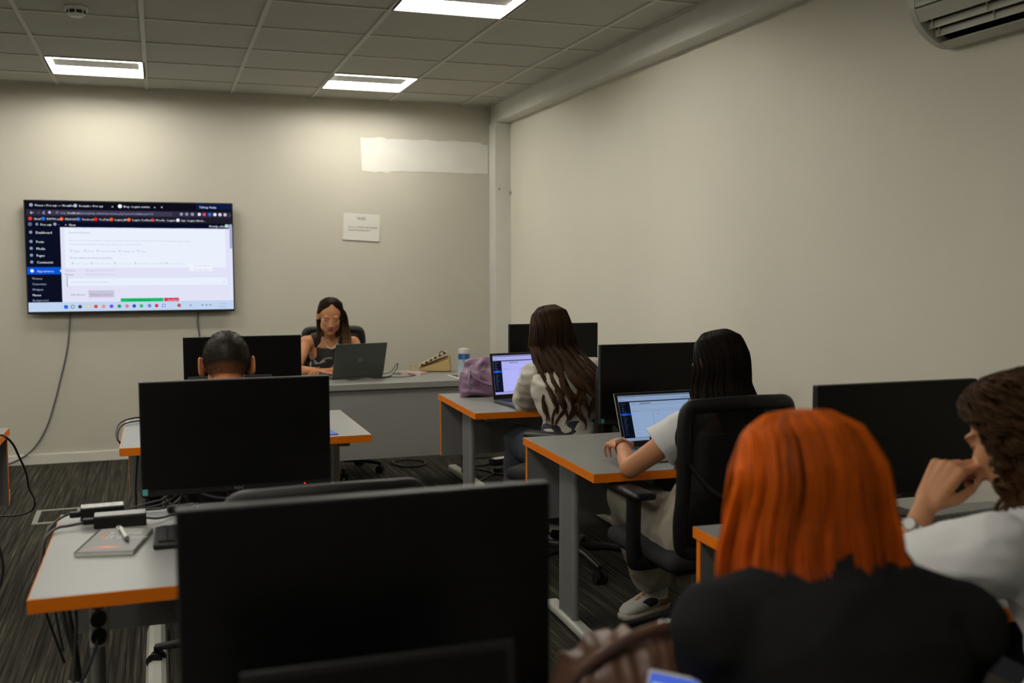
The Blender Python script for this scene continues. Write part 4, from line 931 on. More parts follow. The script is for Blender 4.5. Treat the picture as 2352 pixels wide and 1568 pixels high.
def dress_mat():
    m = mat('dark_patterned_dress', (0.015, 0.012, 0.011), 0.75); nt = m.node_tree; N = nt.nodes.new; L = nt.links.new
    tc = N('ShaderNodeTexCoord'); mp = N('ShaderNodeMapping'); mp.inputs['Scale'].default_value = (1, 1, 1.7); mp.inputs['Rotation'].default_value = (0, 0.6, 0); L(tc.outputs['Object'], mp.inputs[0])
    n = N('ShaderNodeTexNoise'); n.inputs['Scale'].default_value = 15; n.inputs['Detail'].default_value = 1.0; n.inputs['Distortion'].default_value = 0.8; L(mp.outputs[0], n.inputs['Vector'])
    r = N('ShaderNodeValToRGB'); r.color_ramp.elements[0].position = .58; r.color_ramp.elements[0].color = (.014, .011, .010, 1); r.color_ramp.elements[1].position = .68; r.color_ramp.elements[1].color = (.42, .38, .32, 1)
    L(n.outputs['Fac'], r.inputs[0]); sx = N('ShaderNodeSeparateXYZ'); L(tc.outputs['Object'], sx.inputs[0])
    mr = N('ShaderNodeMapRange'); mr.inputs[1].default_value = .86; mr.inputs[2].default_value = .84; L(sx.outputs['Z'], mr.inputs[0])
    mx = N('ShaderNodeMix'); mx.data_type = 'RGBA'; mx.inputs[6].default_value = (.014, .011, .010, 1); L(mr.outputs[0], mx.inputs[0]); L(r.outputs[0], mx.inputs[7])
    L(mx.outputs[2], nt.nodes['Principled BSDF'].inputs['Base Color']); return m
M_DRESS = dress_mat()
SK = (.52, .235, .115)
SNK = dict(mat=mat('sneaker_white', (.55, .54, .50), .7), sole=mat('sneaker_sole', (.50, .46, .38), .7), patch=mat('sneaker_tan', (.30, .19, .09), .8), patch2=mat('sneaker_black', (.02, .02, .02), .7))
SNB = dict(mat=M_BTOP, sole=M_WHITE, patch=M_BTOP, patch2=M_BLACK)

# the teacher, facing the room
JT = dict(head=(1.072, 6.82, 1.105), face=(-.10, -1, -.42), headup=(0.03, -.1, 1), neck=(1.090, 6.975, .960), chest=(1.10, 7.02, .78), hip=(1.12, 7.06, .53), hipdir=(-1, 0.05, 0),
          shL=(1.243, 6.955, .905), shR=(.935, 6.985, .915), elL=(1.310, 6.80, .745), wrL=(1.065, 6.68, .752), elR=(.835, 6.83, .745), wrR=(.955, 6.70, .752),
          handL=dict(d=(-1, -.02, -.04), n=(0, -.25, 1), curl=.25), handR=dict(d=(.45, -.6, 0.0), n=(0, 0, 1), curl=.5, s=.92),
          knL=(1.10, 6.60, .56), knR=(.96, 6.62, .56), anL=(.93, 6.72, .09), anR=(.80, 6.74, .09), toeL=(.91, 6.56, .04), toeR=(.78, 6.58, .04))
T, hf, hc = person('woman teacher in glasses and dark patterned sleeveless dress leaning over the front desk', JT, SK, top=dict(mat=M_DRESS, name='dress', sleeve=0, hi=.90, ws=.74, neckline=.50, to=.74, w=.94, inf=.010, amp=.003, lo=0), bottom=dict(mat=M_BTOP, len=.3, flare=.03), shoes=SNB, group=None, lip=(.42, .12, .09))
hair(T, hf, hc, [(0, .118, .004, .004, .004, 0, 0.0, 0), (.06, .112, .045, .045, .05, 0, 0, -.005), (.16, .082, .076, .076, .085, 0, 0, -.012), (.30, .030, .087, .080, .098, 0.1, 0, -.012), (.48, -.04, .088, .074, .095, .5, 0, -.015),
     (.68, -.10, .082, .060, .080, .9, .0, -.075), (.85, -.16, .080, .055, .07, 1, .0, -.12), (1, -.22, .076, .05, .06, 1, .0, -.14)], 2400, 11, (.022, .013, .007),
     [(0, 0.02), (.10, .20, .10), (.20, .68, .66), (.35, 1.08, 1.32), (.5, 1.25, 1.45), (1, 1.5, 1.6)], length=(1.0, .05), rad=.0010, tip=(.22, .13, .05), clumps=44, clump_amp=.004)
lock(T, [(1.105, 6.785, 1.165), (1.150, 6.775, 1.120), (1.163, 6.790, 1.05), (1.175, 6.80, .96), (1.172, 6.80, .87), (1.150, 6.80, .80)], [.010, .014, .018, .022, .022, .012], 420, (.022, .013, .007), (.26, .155, .06), 3)
# lens frames of the glasses
r_, f_, u_ = hf; gl = MB(); o_ = -V(T.location)
PG = lambda x, y, z: hc + r_ * x + f_ * y + u_ * z + o_
for q in (-1, 1):
    gl.tube([PG(q * .032 + .021 * math.cos(a), .100 - .004 * abs(math.cos(a)), .002 + .017 * math.sin(a)) for a in [k * 2 * PI / 20 for k in range(20)]], .0006, M_SILVER, 6, closed=True)
    gl.tube([PG(q * .053, .098, .006), PG(q * .075, .06, .008), PG(q * .080, .0, .006)], .0009, M_SILVER, 6)
gl.tube([PG(-.011, .101, .004), PG(0, .104, .006), PG(.011, .101, .004)], .0009, M_SILVER, 6); gl.build('glasses', T)
nb = MB()
for k in range(26):
    a = k / 25; x = 1.028 + .115 * a + (-.0); z = .955 - .075 * math.sin(PI * min(a * 1.0, 1)) ** .8; y = 6.905 - .04 * math.sin(PI * a)
    nb.ell((x, y, z), (.0035, .003, .0055), mat('beads', (.6, .55, .42), .4), Matrix.Rotation(k, 4, 'Y'), 8, 6)
nk_ = nb.build('bead_necklace', T); nk_.location = o_
sw = MB(); wc = V((1.088, 6.684, .768)); sw.cyl(wc + V((0, -.012, .012)), wc + V((0, -.020, .018)), .021, M_BLACK2, 24); sw.cyl(wc + V((0, -.0201, .0181)), wc + V((0, -.0208, .0186)), .0175, M_BLACK, 24)
swo = sw.build('watch', T); swo.location = o_
fa = MB().box(-.008, -.0005, -.0018, .008, .0005, .0018, emit('watch_display', (.35, .30, .9), 1.0)).build('watch_display', swo); fa.location = wc + V((0, -.0212, .021)); fa.rotation_euler = (-.6, 0, 0)
MB().tube([V((1.088, 6.684, .752)) + V((0.0, .030 * math.cos(a), .027 * math.sin(a))) for a in [k * 2 * PI / 16 for k in range(16)]], .0045, M_BLACK, 6, closed=True).build('watch_strap', swo)

# short haired man
JB = dict(head=(.222, 3.80, 1.072), face=(0.0, 1, -.33), neck=(.222, 3.745, .945), chest=(.222, 3.70, .77), hip=(.222, 3.66, .53), hipdir=(1, 0, 0),
          shL=(.04, 3.76, .875), shR=(.405, 3.76, .875), elL=(.00, 4.12, .750), wrL=(.10, 4.36, .762), elR=(.45, 4.12, .750), wrR=(.36, 4.36, .762),
          handL=dict(d=(.3, 1, 0), n=(0, 0, 1), curl=.35), handR=dict(d=(-.3, 1, 0), n=(0, 0, 1), curl=.35),
          knL=(.12, 4.10, .54), knR=(.33, 4.10, .54), anL=(.11, 4.12, .09), anR=(.34, 4.12, .09), toeL=(.10, 4.28, .04), toeR=(.35, 4.28, .04))
B, hf, hc = person('man with very short dark hair seen from behind above a black monitor', JB, (.52, .20, .085), female=False, head_s=1.07, buzz=(.018, .012, .0075), voxel=.005,
                   top=dict(mat=M_BTOP, sleeve=.55, inf=.012), bottom=dict(mat=M_JEANS), shoes=SNB)

# woman with long curly brown hair, cream sweater
J1 = dict(head=(1.775, 4.60, 1.115), face=(-.28, 1, -.25), neck=(1.785, 4.515, .985), chest=(1.80, 4.42, .80), hip=(1.83, 4.37, .53), hipdir=(.95, .28, 0),
          shL=(1.690, 4.55, .905), shR=(1.955, 4.48, .925), elL=(1.700, 4.735, .765), wrL=(1.86, 4.88, .775), elR=(2.02, 4.76, .765), wrR=(1.90, 4.90, .765),
          handL=dict(d=(.8, .4, 0.02), n=(0, 0, 1), curl=.3), handR=dict(d=(-.3, 1, 0), n=(0, 0, 1), curl=.4),
          knL=(1.70, 4.80, .55), knR=(1.90, 4.82, .55), anL=(1.70, 4.85, .09), anR=(1.92, 4.85, .09), toeL=(1.68, 5.02, .04), toeR=(1.93, 5.02, .04))
G1, hf, hc = person('woman with long curly brown hair and cream sweater leaning on her desk', J1, SK, top=dict(mat=M_CREAM, name='sweater', sleeve=1.9, inf=.014, sl_inf=.012, amp=.008, hi=.93, w=.94), bottom=dict(mat=M_JEANS), shoes=SNB)
hair(G1, hf, hc, [(0, .128, .004, .004, .004, 0, 0.0, 0), (.05, .120, .045, .045, .055, 0, 0, -.01), (.13, .088, .083, .076, .095, 0, 0, -.015), (.25, .020, .100, .080, .112, 0.2, 0, -.012), (.38, -.07, .118, .078, .118, .8, .008, 0.0),
     (.55, -.18, .146, .07, .150, 1, .012, -.13), (.75, -.285, .165, .06, .150, 1, .012, -.20), (1, -.45, .165, .06, .15, 1, .0, -.21)], 3200, 5, (.036, .017, .008),
     [(0, 0.02), (.10, .3), (.22, .9), (.35, 1.2), (.5, 1.05), (1, .9)], length=(1.0, .13), wave=.020, wavef=3.4, rad=.0010, clumps=34, clump_amp=.014, M=44, tip=(.075, .033, .012), samt=9, mass=False, fly=.004)
hair(G1, hf, hc, [(0, .126, .004, .004, .004, 0, 0.0, 0), (.08, .118, .043, .043, .053, 0, 0, -.01), (.2, .086, .081, .072, .093, 0, 0, -.015), (.4, .018, .098, .076, .109, 0.2, 0, -.012), (.62, -.07, .112, .074, .112, .8, .008, 0.0),
     (1, -.22, .140, .07, .150, 1, .012, -.12)], 1500, 6, (.030, .014, .007),
     [(0, 0.02), (.15, .3), (.35, .9), (.6, 1.2), (1, 1.1)], length=(1, .05), wave=.010, wavef=2, rad=.0011, clumps=40, clump_amp=.007, M=24, samt=2, name='hair_under_layer')

# woman in white tee on the mesh chair
J2 = dict(head=(1.800, 3.055, 1.090), face=(-.16, 1, -.30), neck=(1.790, 2.985, .960), chest=(1.765, 2.98, .78), hip=(1.745, 3.02, .53), hipdir=(.975, .21, 0),
          shL=(1.630, 2.985, .885), shR=(1.945, 3.05, .895), elL=(1.468, 3.055, .757), wrL=(1.548, 3.285, .792), elR=(2.03, 3.27, .755), wrR=(1.92, 3.43, .765),
          handL=dict(d=(.10, 1, -.02), n=(-.25, .0, 1), curl=.55, spread=.22, s=.98), handR=dict(d=(-.4, 1, 0), n=(0, 0, 1), curl=.45),
          knL=(1.675, 3.50, .545), knR=(1.88, 3.52, .55), anL=(1.930, 3.745, .10), anR=(2.09, 3.70, .09), toeL=(1.80, 3.70, .04), toeR=(2.16, 3.82, .04))
G2, hf, hc = person('woman with long straight dark hair and white tee typing on a silver laptop', J2, (.52, .24, .115), voxel=.005,
                    top=dict(mat=M_WTEE, lo=.3, w=.92, sleeve=.44, inf=.012, sl_inf=.010, flare=.012, amp=.003, hi=.93), bottom=dict(mat=M_KHAKI, inf=.012, flare=.022, len=.86, amp=.009), shoes=SNK)
hair(G2, hf, hc, [(0, .122, .004, .004, .004, 0, 0.0, 0), (.06, .115, .043, .045, .055, 0, 0, -.008), (.15, .085, .078, .075, .092, 0, 0, -.013), (.28, .025, .094, .080, .106, 0.2, 0, -.012), (.42, -.06, .104, .078, .110, .8, .0, 0.0),
     (.60, -.16, .126, .080, .115, 1, .005, -.04), (.80, -.27, .140, .085, .115, 1, .005, -.095), (1, -.40, .125, .08, .11, 1, .0, -.115)], 3200, 21, (.009, .005, .003),
     [(0, 0.02), (.10, .3), (.22, .9), (.35, 1.2), (.5, 1.1), (1, 1.0)], length=(1.0, .07), rad=.0010, clumps=50, clump_amp=.005, wave=.004, wavef=1.4, tip=(.016, .008, .004), fly=.003)
o_ = -V(G2.location)
lock(G2, [(1.650, 2.965, .985), (1.600, 2.925, .930), (1.572, 2.915, .87), (1.585, 2.92, .81), (1.57, 2.925, .765)], [.010, .010, .008, .008, .003], 60, (.009, .005, .003), (.03, .014, .007), 4, wav=.006, wf=1.6)
# her watch
wd = (V(J2['wrL']) - V(J2['elL'])).normalized(); wc = V(J2['wrL']) - wd * .022; side = wd.cross(V((0, 0, 1))).normalized(); upn = (V((0, 0, 1)) * 1.0 - side * .55).normalized(); upn = (upn - wd * upn.dot(wd)).normalized(); sdn = wd.cross(upn)
MW = Matrix(((sdn.x, wd.x, upn.x, wc.x + o_.x), (sdn.y, wd.y, upn.y, wc.y + o_.y), (sdn.z, wd.z, upn.z, wc.z + o_.z), (0, 0, 0, 1)))
M_ROSE = mat('rose_gold', (.55, .27, .17), .3, .8); st_ = MB()
st_.tube([MW @ V((.0275 * math.cos(a), 0, .0255 * math.sin(a))) for a in [k * 2 * PI / 24 for k in range(24)]], .0085, mat('pink_strap', (.55, .30, .22), .6), 8, closed=True, flat=.22).build('watch_strap', G2)
wb = MB().box(-.0175, -.0105, .0235, .0175, .0105, .0320, M_ROSE, .004, M=MW @ Matrix.Rotation(0.0, 4, 'Y')).build('watch', G2)
MB().box(-.0150, -.0085, .0318, .0150, .0085, .0325, M_BLACK2, M=MW).build('watch_face', wb)

# orange haired woman in the foreground
J3 = dict(head=(.892, 1.275, 1.100), face=(.06, 1, -.20), neck=(.890, 1.185, .995), chest=(.90, 1.16, .78), hip=(.92, 1.12, .53), hipdir=(1, -.05, 0),
          shL=(.722, 1.215, .930), shR=(1.075, 1.150, .915), elL=(.80, 1.30, .70), wrL=(.84, 1.46, .645), elR=(1.13, 1.30, .70), wrR=(1.00, 1.46, .645),
          handL=dict(d=(.3, 1, -.1), n=(0, 0, 1), curl=.5), handR=dict(d=(-.3, 1, -.1), n=(0, 0, 1), curl=.5),
          knL=(.83, 1.56, .55), knR=(1.02, 1.56, .55), anL=(.82, 1.60, .09), anR=(1.04, 1.60, .09), toeL=(.82, 1.77, .04), toeR=(1.05, 1.77, .04))
G3, hf, hc = person('woman with bright orange bob hair and black top seen from behind in the foreground', J3, SK, top=dict(mat=M_BTOP, sleeve=1.8, inf=.014, amp=.004, hi=1.0, w=1.02, collar=.35), bottom=dict(mat=M_JEANS), shoes=SNB)
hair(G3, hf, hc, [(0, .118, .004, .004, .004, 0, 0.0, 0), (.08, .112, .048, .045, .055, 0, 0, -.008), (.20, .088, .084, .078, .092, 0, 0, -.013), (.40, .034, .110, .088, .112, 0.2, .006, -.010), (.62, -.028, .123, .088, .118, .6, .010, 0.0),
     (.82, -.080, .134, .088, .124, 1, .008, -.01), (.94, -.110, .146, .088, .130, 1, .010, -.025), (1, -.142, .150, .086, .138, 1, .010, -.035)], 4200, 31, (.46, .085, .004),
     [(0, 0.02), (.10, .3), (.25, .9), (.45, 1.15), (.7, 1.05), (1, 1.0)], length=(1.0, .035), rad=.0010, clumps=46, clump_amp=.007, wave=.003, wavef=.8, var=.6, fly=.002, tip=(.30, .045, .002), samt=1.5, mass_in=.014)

# curly haired woman at the right edge
J4 = dict(head=(1.632, 1.600, 1.088), face=(-.38, 1, -.48), headup=(0, 0, 1), neck=(1.640, 1.500, .965), chest=(1.68, 1.43, .78), hip=(1.68, 1.38, .53), hipdir=(1, 0, 0),
          shL=(1.485, 1.500, .885), shR=(1.83, 1.46, .885), elL=(1.415, 1.695, .780), wrL=(1.485, 1.687, .938), elR=(1.90, 1.72, .755), wrR=(1.83, 1.93, .765),
          handL=dict(d=(.52, -.10, .84), n=(-.80, -.20, .45), curl=1.25, spread=.02, s=1.08, thumb=1), handR=dict(d=(-.5, .9, 0), n=(.2, 0, 1), curl=.6),
          knL=(1.60, 1.84, .55), knR=(1.80, 1.84, .55), anL=(1.58, 1.88, .09), anR=(1.82, 1.88, .09), toeL=(1.58, 2.05, .04), toeR=(1.83, 2.05, .04))
G4, hf, hc = person('woman with dark curly hair and white tee resting her chin on her hand', J4, (.54, .26, .13), voxel=.005, top=dict(mat=M_WTEE, sleeve=.95, inf=.016, sl_inf=.018, flare=.012, amp=.006, hi=.94, w=1.04), bottom=dict(mat=M_JEANS), shoes=SNB)
hair(G4, hf, hc, [(0, .130, .004, .004, .004, 0, 0.0, 0), (.07, .124, .05, .055, .06, 0, 0, -.008), (.18, .096, .086, .078, .102, 0, 0, -.010), (.34, .03, .108, .090, .122, 0.1, 0, -.010), (.52, -.05, .114, .085, .130, .6, .00, 0.0),
     (.75, -.13, .122, .070, .145, 1, .0, -.02), (1, -.185, .120, .070, .145, 1, .0, -.05)], 3800, 41, (.055, .027, .011),
     [(0, 0.02), (.10, .2), (.25, .80), (.34, 1.35, 1.2), (.5, 1.62, 1.3), (1, 1.7, 1.3)], length=(1.0, .12), wave=.013, wavef=9.0, rad=.0010, clumps=170, clump_amp=.016, M=64, curl=True, samt=7, tip=(.12, .058, .022), fly=.010, mass_in=.034)
o_ = -V(G4.location)
# bracelet watch
wd = (V(J4['wrL']) - V(J4['elL'])).normalized(); wc = V(J4['wrL']) - wd * .050 + o_; a1 = wd.cross(V((0, 1, 0))).normalized(); a2 = wd.cross(a1)
bw = MB(); M_CR = mat('polished_steel', (.75, .75, .74), .12, 1.0)
for k in range(18):
    a = k * 2 * PI / 18; p = wc + (a1 * math.cos(a) + a2 * math.sin(a)) * .0290; n_ = (a1 * math.cos(a) + a2 * math.sin(a)); tg_ = n_.cross(wd)
    bw.box(-.0042, -.0065, -.0016, .0042, .0065, .0016, M_CR, .0012, M=Matrix(((tg_.x, wd.x, n_.x, p.x), (tg_.y, wd.y, n_.y, p.y), (tg_.z, wd.z, n_.z, p.z), (0, 0, 0, 1))))
bwo = bw.build('bracelet_watch', G4)
n_ = (a1 * -.3 + a2 * .95).normalized(); n_ = V((-1, -.35, 0)); n_ = (n_ - wd * n_.dot(wd)).normalized(); p = wc + n_ * .031
MB().cyl(p - n_ * .003, p + n_ * .004, .014, M_CR, 22).cyl(p + n_ * .004, p + n_ * .0045, .011, M_WHITE, 22).build('watch_case', bwo)

# ------------------------------------------------------------------ small things
TOP = 0.72
def blob(name, rows, m, voxel, amp, sc, seed, parent=None, pw=2.6, smooth=2, ridge=True, n=32):
    g = MB(); g.loft(rows, m, n, pw); me = remesh(g, voxel, smooth); wrinkle(me, amp, sc, seed, ridge); me.materials.clear(); me.materials.append(m)
    return link(bpy.data.objects.new(name, me), parent)
def chain(pts, m, r=.0035, wire=.0012):
    mb = MB()
    for k, p in enumerate(pts[:-1]):
        p = V(p); d = (V(pts[k + 1]) - p).normalized(); a = d.cross(V((.3, .9, .2))).normalized()
        if k % 2: a = d.cross(a)
        mb.tube([p + d * (r * 1.7 * math.cos(q)) + a * (r * math.sin(q)) for q in [i * 2 * PI / 10 for i in range(10)]], wire, m, 5, closed=True)
    return mb
# lavender slouchy bag
t = empty('handbag', (1.665, 5.33, TOP), 0.10, 'lavender quilted handbag slumped behind the open black laptop', 'handbag')
M_LAV = mat('lavender_leather', (.26, .15, .24), .42, noise_amt=.1, noise_scale=14, bump=.25, bump_scale=90)
rows = []
for k, (z, w, dd, xo) in enumerate(((0.004, .122, .050, 0), (.03, .128, .062, .0), (.08, .126, .060, .002), (.13, .122, .048, .004), (.165, .118, .034, .006), (.195, .112, .020, .008), (.210, .104, .010, .012))):
    rows.append(((xo, 0, z), (w, 0, .012 * (k > 3)), (0, dd, 0)))
blob('bag_body', rows, M_LAV, .005, .010, (9, 9, 16), 4.0, t)
fl = MB()
fl.tube(cr([(-.095, -.038, .150), (-.075, -.062, .115), (-.02, -.072, .080), (.06, -.070, .060), (.12, -.050, .055)], 6), [.009] * 24 + [.005], M_LAV, 10, flat=.6).build('fold_seam', t)
chain([(-.085 - .02 * math.sin(k / 30 * PI), -.048 - .012 * math.sin(k / 30 * PI), .170 - .150 * k / 30) for k in range(31)], M_SILVER).build('chain_strap', t)
chain([(-.055 + .055 * k / 10, -.045, .178 - .035 * math.sin(k / 10 * PI)) for k in range(11)], M_SILVER).build('chain_strap', t)
# pale yellow bag on the front desk
t = empty('clutch_bag', (1.755, 6.70, TOP), -0.35, 'pale yellow flap bag with studs lying on the front desk', 'handbag')
M_YEL = mat('yellow_leather', (.50, .36, .15), .5, noise_amt=.08, noise_scale=20, bump=.2, bump_scale=120)
b = MB()
for k, (y0, zt) in enumerate(((-.045, .085), (-.012, .102), (.02, .112))):
    b.prism([(-.10, .004), (.105, .002), (.112, .030), (.100, zt), (.02, zt * .72), (-.095, .032)], 'y', y0, y0 + .029, M_YEL)
bm_ = b.build('bag_body', t); md = bm_.modifiers.new('b', 'BEVEL'); md.width = .007; md.segments = 3
f = MB().prism([(-.115, .020), (-.108, .046), (.075, .138), (.088, .128), (-.09, .036)], 'y', -.062, .055, M_YEL).build('flap', t); md = f.modifiers.new('b', 'BEVEL'); md.width = .004; md.segments = 2
st = MB()
for k in range(6):
    u = k / 5; st.box(-.088 + .15 * u, -.066, .044 + .078 * u, -.072 + .15 * u, -.058, .058 + .078 * u, M_BLACK2, .002)
st.build('studs', f)
MB().tube(cr([(-.11, -.02, .03), (-.145, -.03, .045), (-.165, -.03, .03), (-.15, -.03, .008), (-.12, -.02, .010)], 6), .008, M_YEL, 8, flat=.4).build('strap', t)
MB().tube(cr([(.03, 0, .118), (.045, 0, .135), (.06, 0, .132)], 5), .005, M_INK, 8).build('ring', t)
# wipes canister
t = empty('wipes_canister', (1.812, 6.19, TOP), 0.5, 'white cylindrical wipes canister with a blue label behind the lavender bag', 'canister')
MB().cyl((0, 0, 0), (0, 0, .165), .036, M_WHITE, 32).build('canister_body', t)
M_LBL = mat('blue_label', (.012, .10, .34), .45); M_LBL2 = mat('pale_blue_label', (.42, .52, .58), .5)
lb = MB(); lb.cyl((0, 0, .125), (0, 0, .160), .0366, M_LBL, 32, cap=False).cyl((0, 0, .008), (0, 0, .125), .0366, M_LBL2, 32, cap=False)
for bz, body, sz, mm in ((.142, '80', .014, M_WHITE), (.130, 'WIPES', .009, M_WHITE), (.105, 'V', .03, M_LBL)):
    vs_, fs_ = text_geo(body, sz, 'CENTER'); lb.add([((.0372) * math.sin(v[0] / .0372 - .8), -.0372 * math.cos(v[0] / .0372 - .8), bz + v[1]) for v in vs_], fs_, mm)
lb.build('label', t, fixn=False)
MB().cyl((0, 0, .165), (0, 0, .190), .0375, M_WHITE, 32, .036).cyl((0, 0, .190), (0, 0, .194), .020, M_WHITE, 24).build('lid', t)
# white framed dark phone, pink notebook, cable of the laptop on the front desk
t = empty('phone', (1.80, 6.29, TOP), 0.06, 'white edged phone lying face up beside the wipes canister', 'phone')
MB().box(-.040, -.13, 0, .05, .10, .008, M_WHITE, .003).build('phone_body', t); MB().box(-.030, -.10, .008, .04, .075, .0086, M_SCREEN).build('screen', t)
t = empty('notebook', (1.57, 6.58, TOP), 0.9, 'small pale pink notebook beside the yellow bag', 'notebook')
MB().box(-.055, -.085, 0.003, .055, .085, .012, M_PAPER).build('pages', t)
M_PNK = mat('pink_cover', (.50, .30, .28), .6); MB().box(-.057, -.087, .012, .057, .087, .0135, M_PNK).box(-.057, -.087, 0, .057, .087, .003, M_PNK).build('cover', t)
cable('charger_cable', [(1.36, 6.50, .735), (1.41, 6.50, .75), (1.44, 6.50, .79), (1.46, 6.53, .80), (1.46, 6.56, .76), (1.42, 6.52, .728), (1.38, 6.42, .726), (1.46, 6.38, .726), (1.56, 6.45, .726), (1.52, 6.56, .726), (1.44, 6.58, .727)], .0032, 'thin dark charging cable looping beside the laptop on the front desk', M_GCABLE)
cable('charger_cable', [(1.10, 6.36, .727), (1.16, 6.345, .73), (1.22, 6.35, .738), (1.28, 6.37, .728), (1.36, 6.40, .726), (1.40, 6.44, .726)], .005, 'thick black cable under the rear edge of the laptop on the front desk')
mo = empty('mouse', (0.985, 6.56, TOP), 0.4, 'small dark mouse near the hands of the teacher', 'mouse')
MB().ell((0, 0, .012), (.028, .048, .018), M_BLACK2).box(-.026, -.045, 0, .026, .045, .012, M_BLACK2, .008).build('mouse_body', mo)
# blue folder on the front left desk
t = empty('folder', (0.60, 4.43, TOP), 0.12, 'bright blue folder at the edge of the desk right of the middle monitor', 'folder')
MB().box(-.10, -.145, 0, .085, .10, .004, mat('blue_card', (.05, .10, .62), .5)).build('cover', t)
MB().box(-.097, -.142, .001, .08, .096, .0032, M_PAPER).build('pages', t)
# white paper under the elbow
tag(MB().box(1.70, 4.715, TOP, 1.93, 4.86, TOP + .0008, M_PAPER).build('paper_sheet'), 'white sheet of paper under the cream sweater elbow', 'paper sheet')

# power adapters, notebook, pen and keyboard on the left middle desk
def adapter(x, y, z, rz, w, d, h, label, top):
    t = empty('power_adapter', (x, y, z), rz, label, 'power adapter', 'power adapters on the left desk')
    MB().box(-w / 2, -d / 2, 0, w / 2, d / 2, h, M_BLACK, .004).build('case', t)
    MB().box(-w / 2 + .002, -d / 2 + .002, h - .001, w / 2 - .002, d / 2 - .002, h + .0012, top).build('top_label', t)
    MB().box(-w / 2 - .028, -.010, h * .3, -w / 2, .010, h * .3 + .016, M_BLACK, .003).build('plug', t)
    return t
M_GL = mat('grey_sheen_plastic', (.14, .145, .135), .35)
adapter(-.118, 2.975, TOP, .02, .135, .055, .034, 'black power adapter with a plain grey top in front of its twin', M_GL)
adapter(-.168, 3.065, TOP + 0.0, .06, .115, .05, .040, 'black power adapter with a printed silver label at the desk rear', mat('silver_label', (.34, .34, .32), .35, noise_amt=.6, noise_scale=160))
cable('adapter_cable', [(-.212, 2.975, .735), (-.25, 2.965, .732), (-.275, 2.96, .730), (-.295, 2.90, .726), (-.305, 2.86, .70), (-.305, 2.80, .60), (-.26, 2.84, .40)], .0038, 'black cable of the front adapter running over the left edge of the desk')
cable('adapter_cable', [(-.254, 3.065, .742), (-.275, 3.05, .736), (-.292, 3.02, .728), (-.304, 2.97, .715), (-.306, 2.93, .66), (-.27, 2.93, .4)], .0035, 'black cable of the rear adapter dropping off the left edge of the desk')
cabs = [[(-.05, 2.975, .735), (-.02, 2.98, .73), (.02, 3.02, .728), (.06, 3.04, .735), (.09, 3.09, .74)], [(-.11, 3.07, .74), (-.04, 3.12, .745), (.0, 3.10, .76), (.05, 3.09, .80), (.10, 3.10, .82), (.16, 3.09, .79)],
        [(-.05, 3.12, .73), (.0, 3.08, .75), (.04, 3.09, .775), (.02, 3.12, .79), (.0, 3.12, .76), (.03, 3.07, .728)], [(-.08, 3.11, .727), (.02, 3.11, .735), (.08, 3.12, .80), (.14, 3.13, .83), (.2, 3.10, .80)], [(.03, 3.06, .73), (.06, 3.10, .78), (.10, 3.14, .75), (.12, 3.17, .60), (.10, 3.18, .45)], [(.02, 3.14, .73), (.06, 3.17, .74), (.08, 3.175, .62), (.07, 3.19, .40)],
        [(.10, 3.03, .727), (.15, 3.06, .727), (.22, 3.04, .727), (.3, 3.08, .727)]]
labs = ['thin black cable from the front adapter towards the middle monitor', 'black cable arching behind the middle monitor', 'small loop of black cable behind the adapters', 'black cable looping up behind the left edge of the middle monitor', 'black cable hanging down behind the left middle desk', 'second black cable hanging down behind the left middle desk', 'black cable lying beneath the middle monitor']
for c_, l_ in zip(cabs, labs): cable('adapter_cable', c_, .003, l_, group='tangle of cables on the left middle desk')
t = empty('cable_splitter', (.045, 3.09, TOP), .2, 'small black plug block among the cables behind the middle monitor', 'plug'); MB().box(-.04, -.014, 0, .04, .014, .020, M_BLACK, .005).build('plug_body', t)
# spiral notebook
t = empty('spiral_notebook', (-.122, 2.775, TOP), -.21, 'grey spiral notebook with an orange glow and white print under a pen', 'notebook')
w, d = .137, .225
MB().box(-w / 2, -d / 2, .001, w / 2, d / 2, .010, M_PAPER).build('pages', t)
def nb_mat():
    m = mat('notebook_cover', (.085, .085, .08), .45); nt = m.node_tree; N = nt.nodes.new; L = nt.links.new
    tc = N('ShaderNodeTexCoord'); mp = N('ShaderNodeMapping'); mp.inputs['Location'].default_value = (-.005, .075, 0); mp.inputs['Scale'].default_value = (14, 40, 1); mp.vector_type = 'POINT'
    L(tc.outputs['Object'], mp.inputs[0])
    sub = N('ShaderNodeVectorMath'); sub.operation = 'SUBTRACT'; sub.inputs[1].default_value = (-.005, -.070, 0.0115); L(tc.outputs['Object'], sub.inputs[0])
    sc = N('ShaderNodeVectorMath'); sc.operation = 'MULTIPLY'; sc.inputs[1].default_value = (20, 52, 0); L(sub.outputs[0], sc.inputs[0])
    ln = N('ShaderNodeVectorMath'); ln.operation = 'LENGTH'; L(sc.outputs[0], ln.inputs[0])
    r = N('ShaderNodeValToRGB'); e = r.color_ramp.elements; e[0].position = 0; e[0].color = (.75, .18, .03, 1); e[1].position = 1; e[1].color = (.10, .10, .095, 1)
    q = e.new(.45); q.color = (.40, .11, .06, 1); q = e.new(.75); q.color = (.15, .10, .11, 1)
    L(ln.outputs['Value'], r.inputs[0]); L(r.outputs[0], nt.nodes['Principled BSDF'].inputs['Base Color']); return m
cv = MB().box(-w / 2, -d / 2, .010, w / 2, d / 2, .0115, nb_mat()).build('cover', t)
px = MB(); M_PR = mat('white_print', (.80, .80, .78), .6); M_OP = mat('orange_print', (.75, .18, .03), .6)
for k, s_ in enumerate(('Početak', 'tvoje', 'IT Karijere')): add_text(px, s_, .024, M_PR, Matrix.Translation((-.030, .058 - k * .024, .0118)))
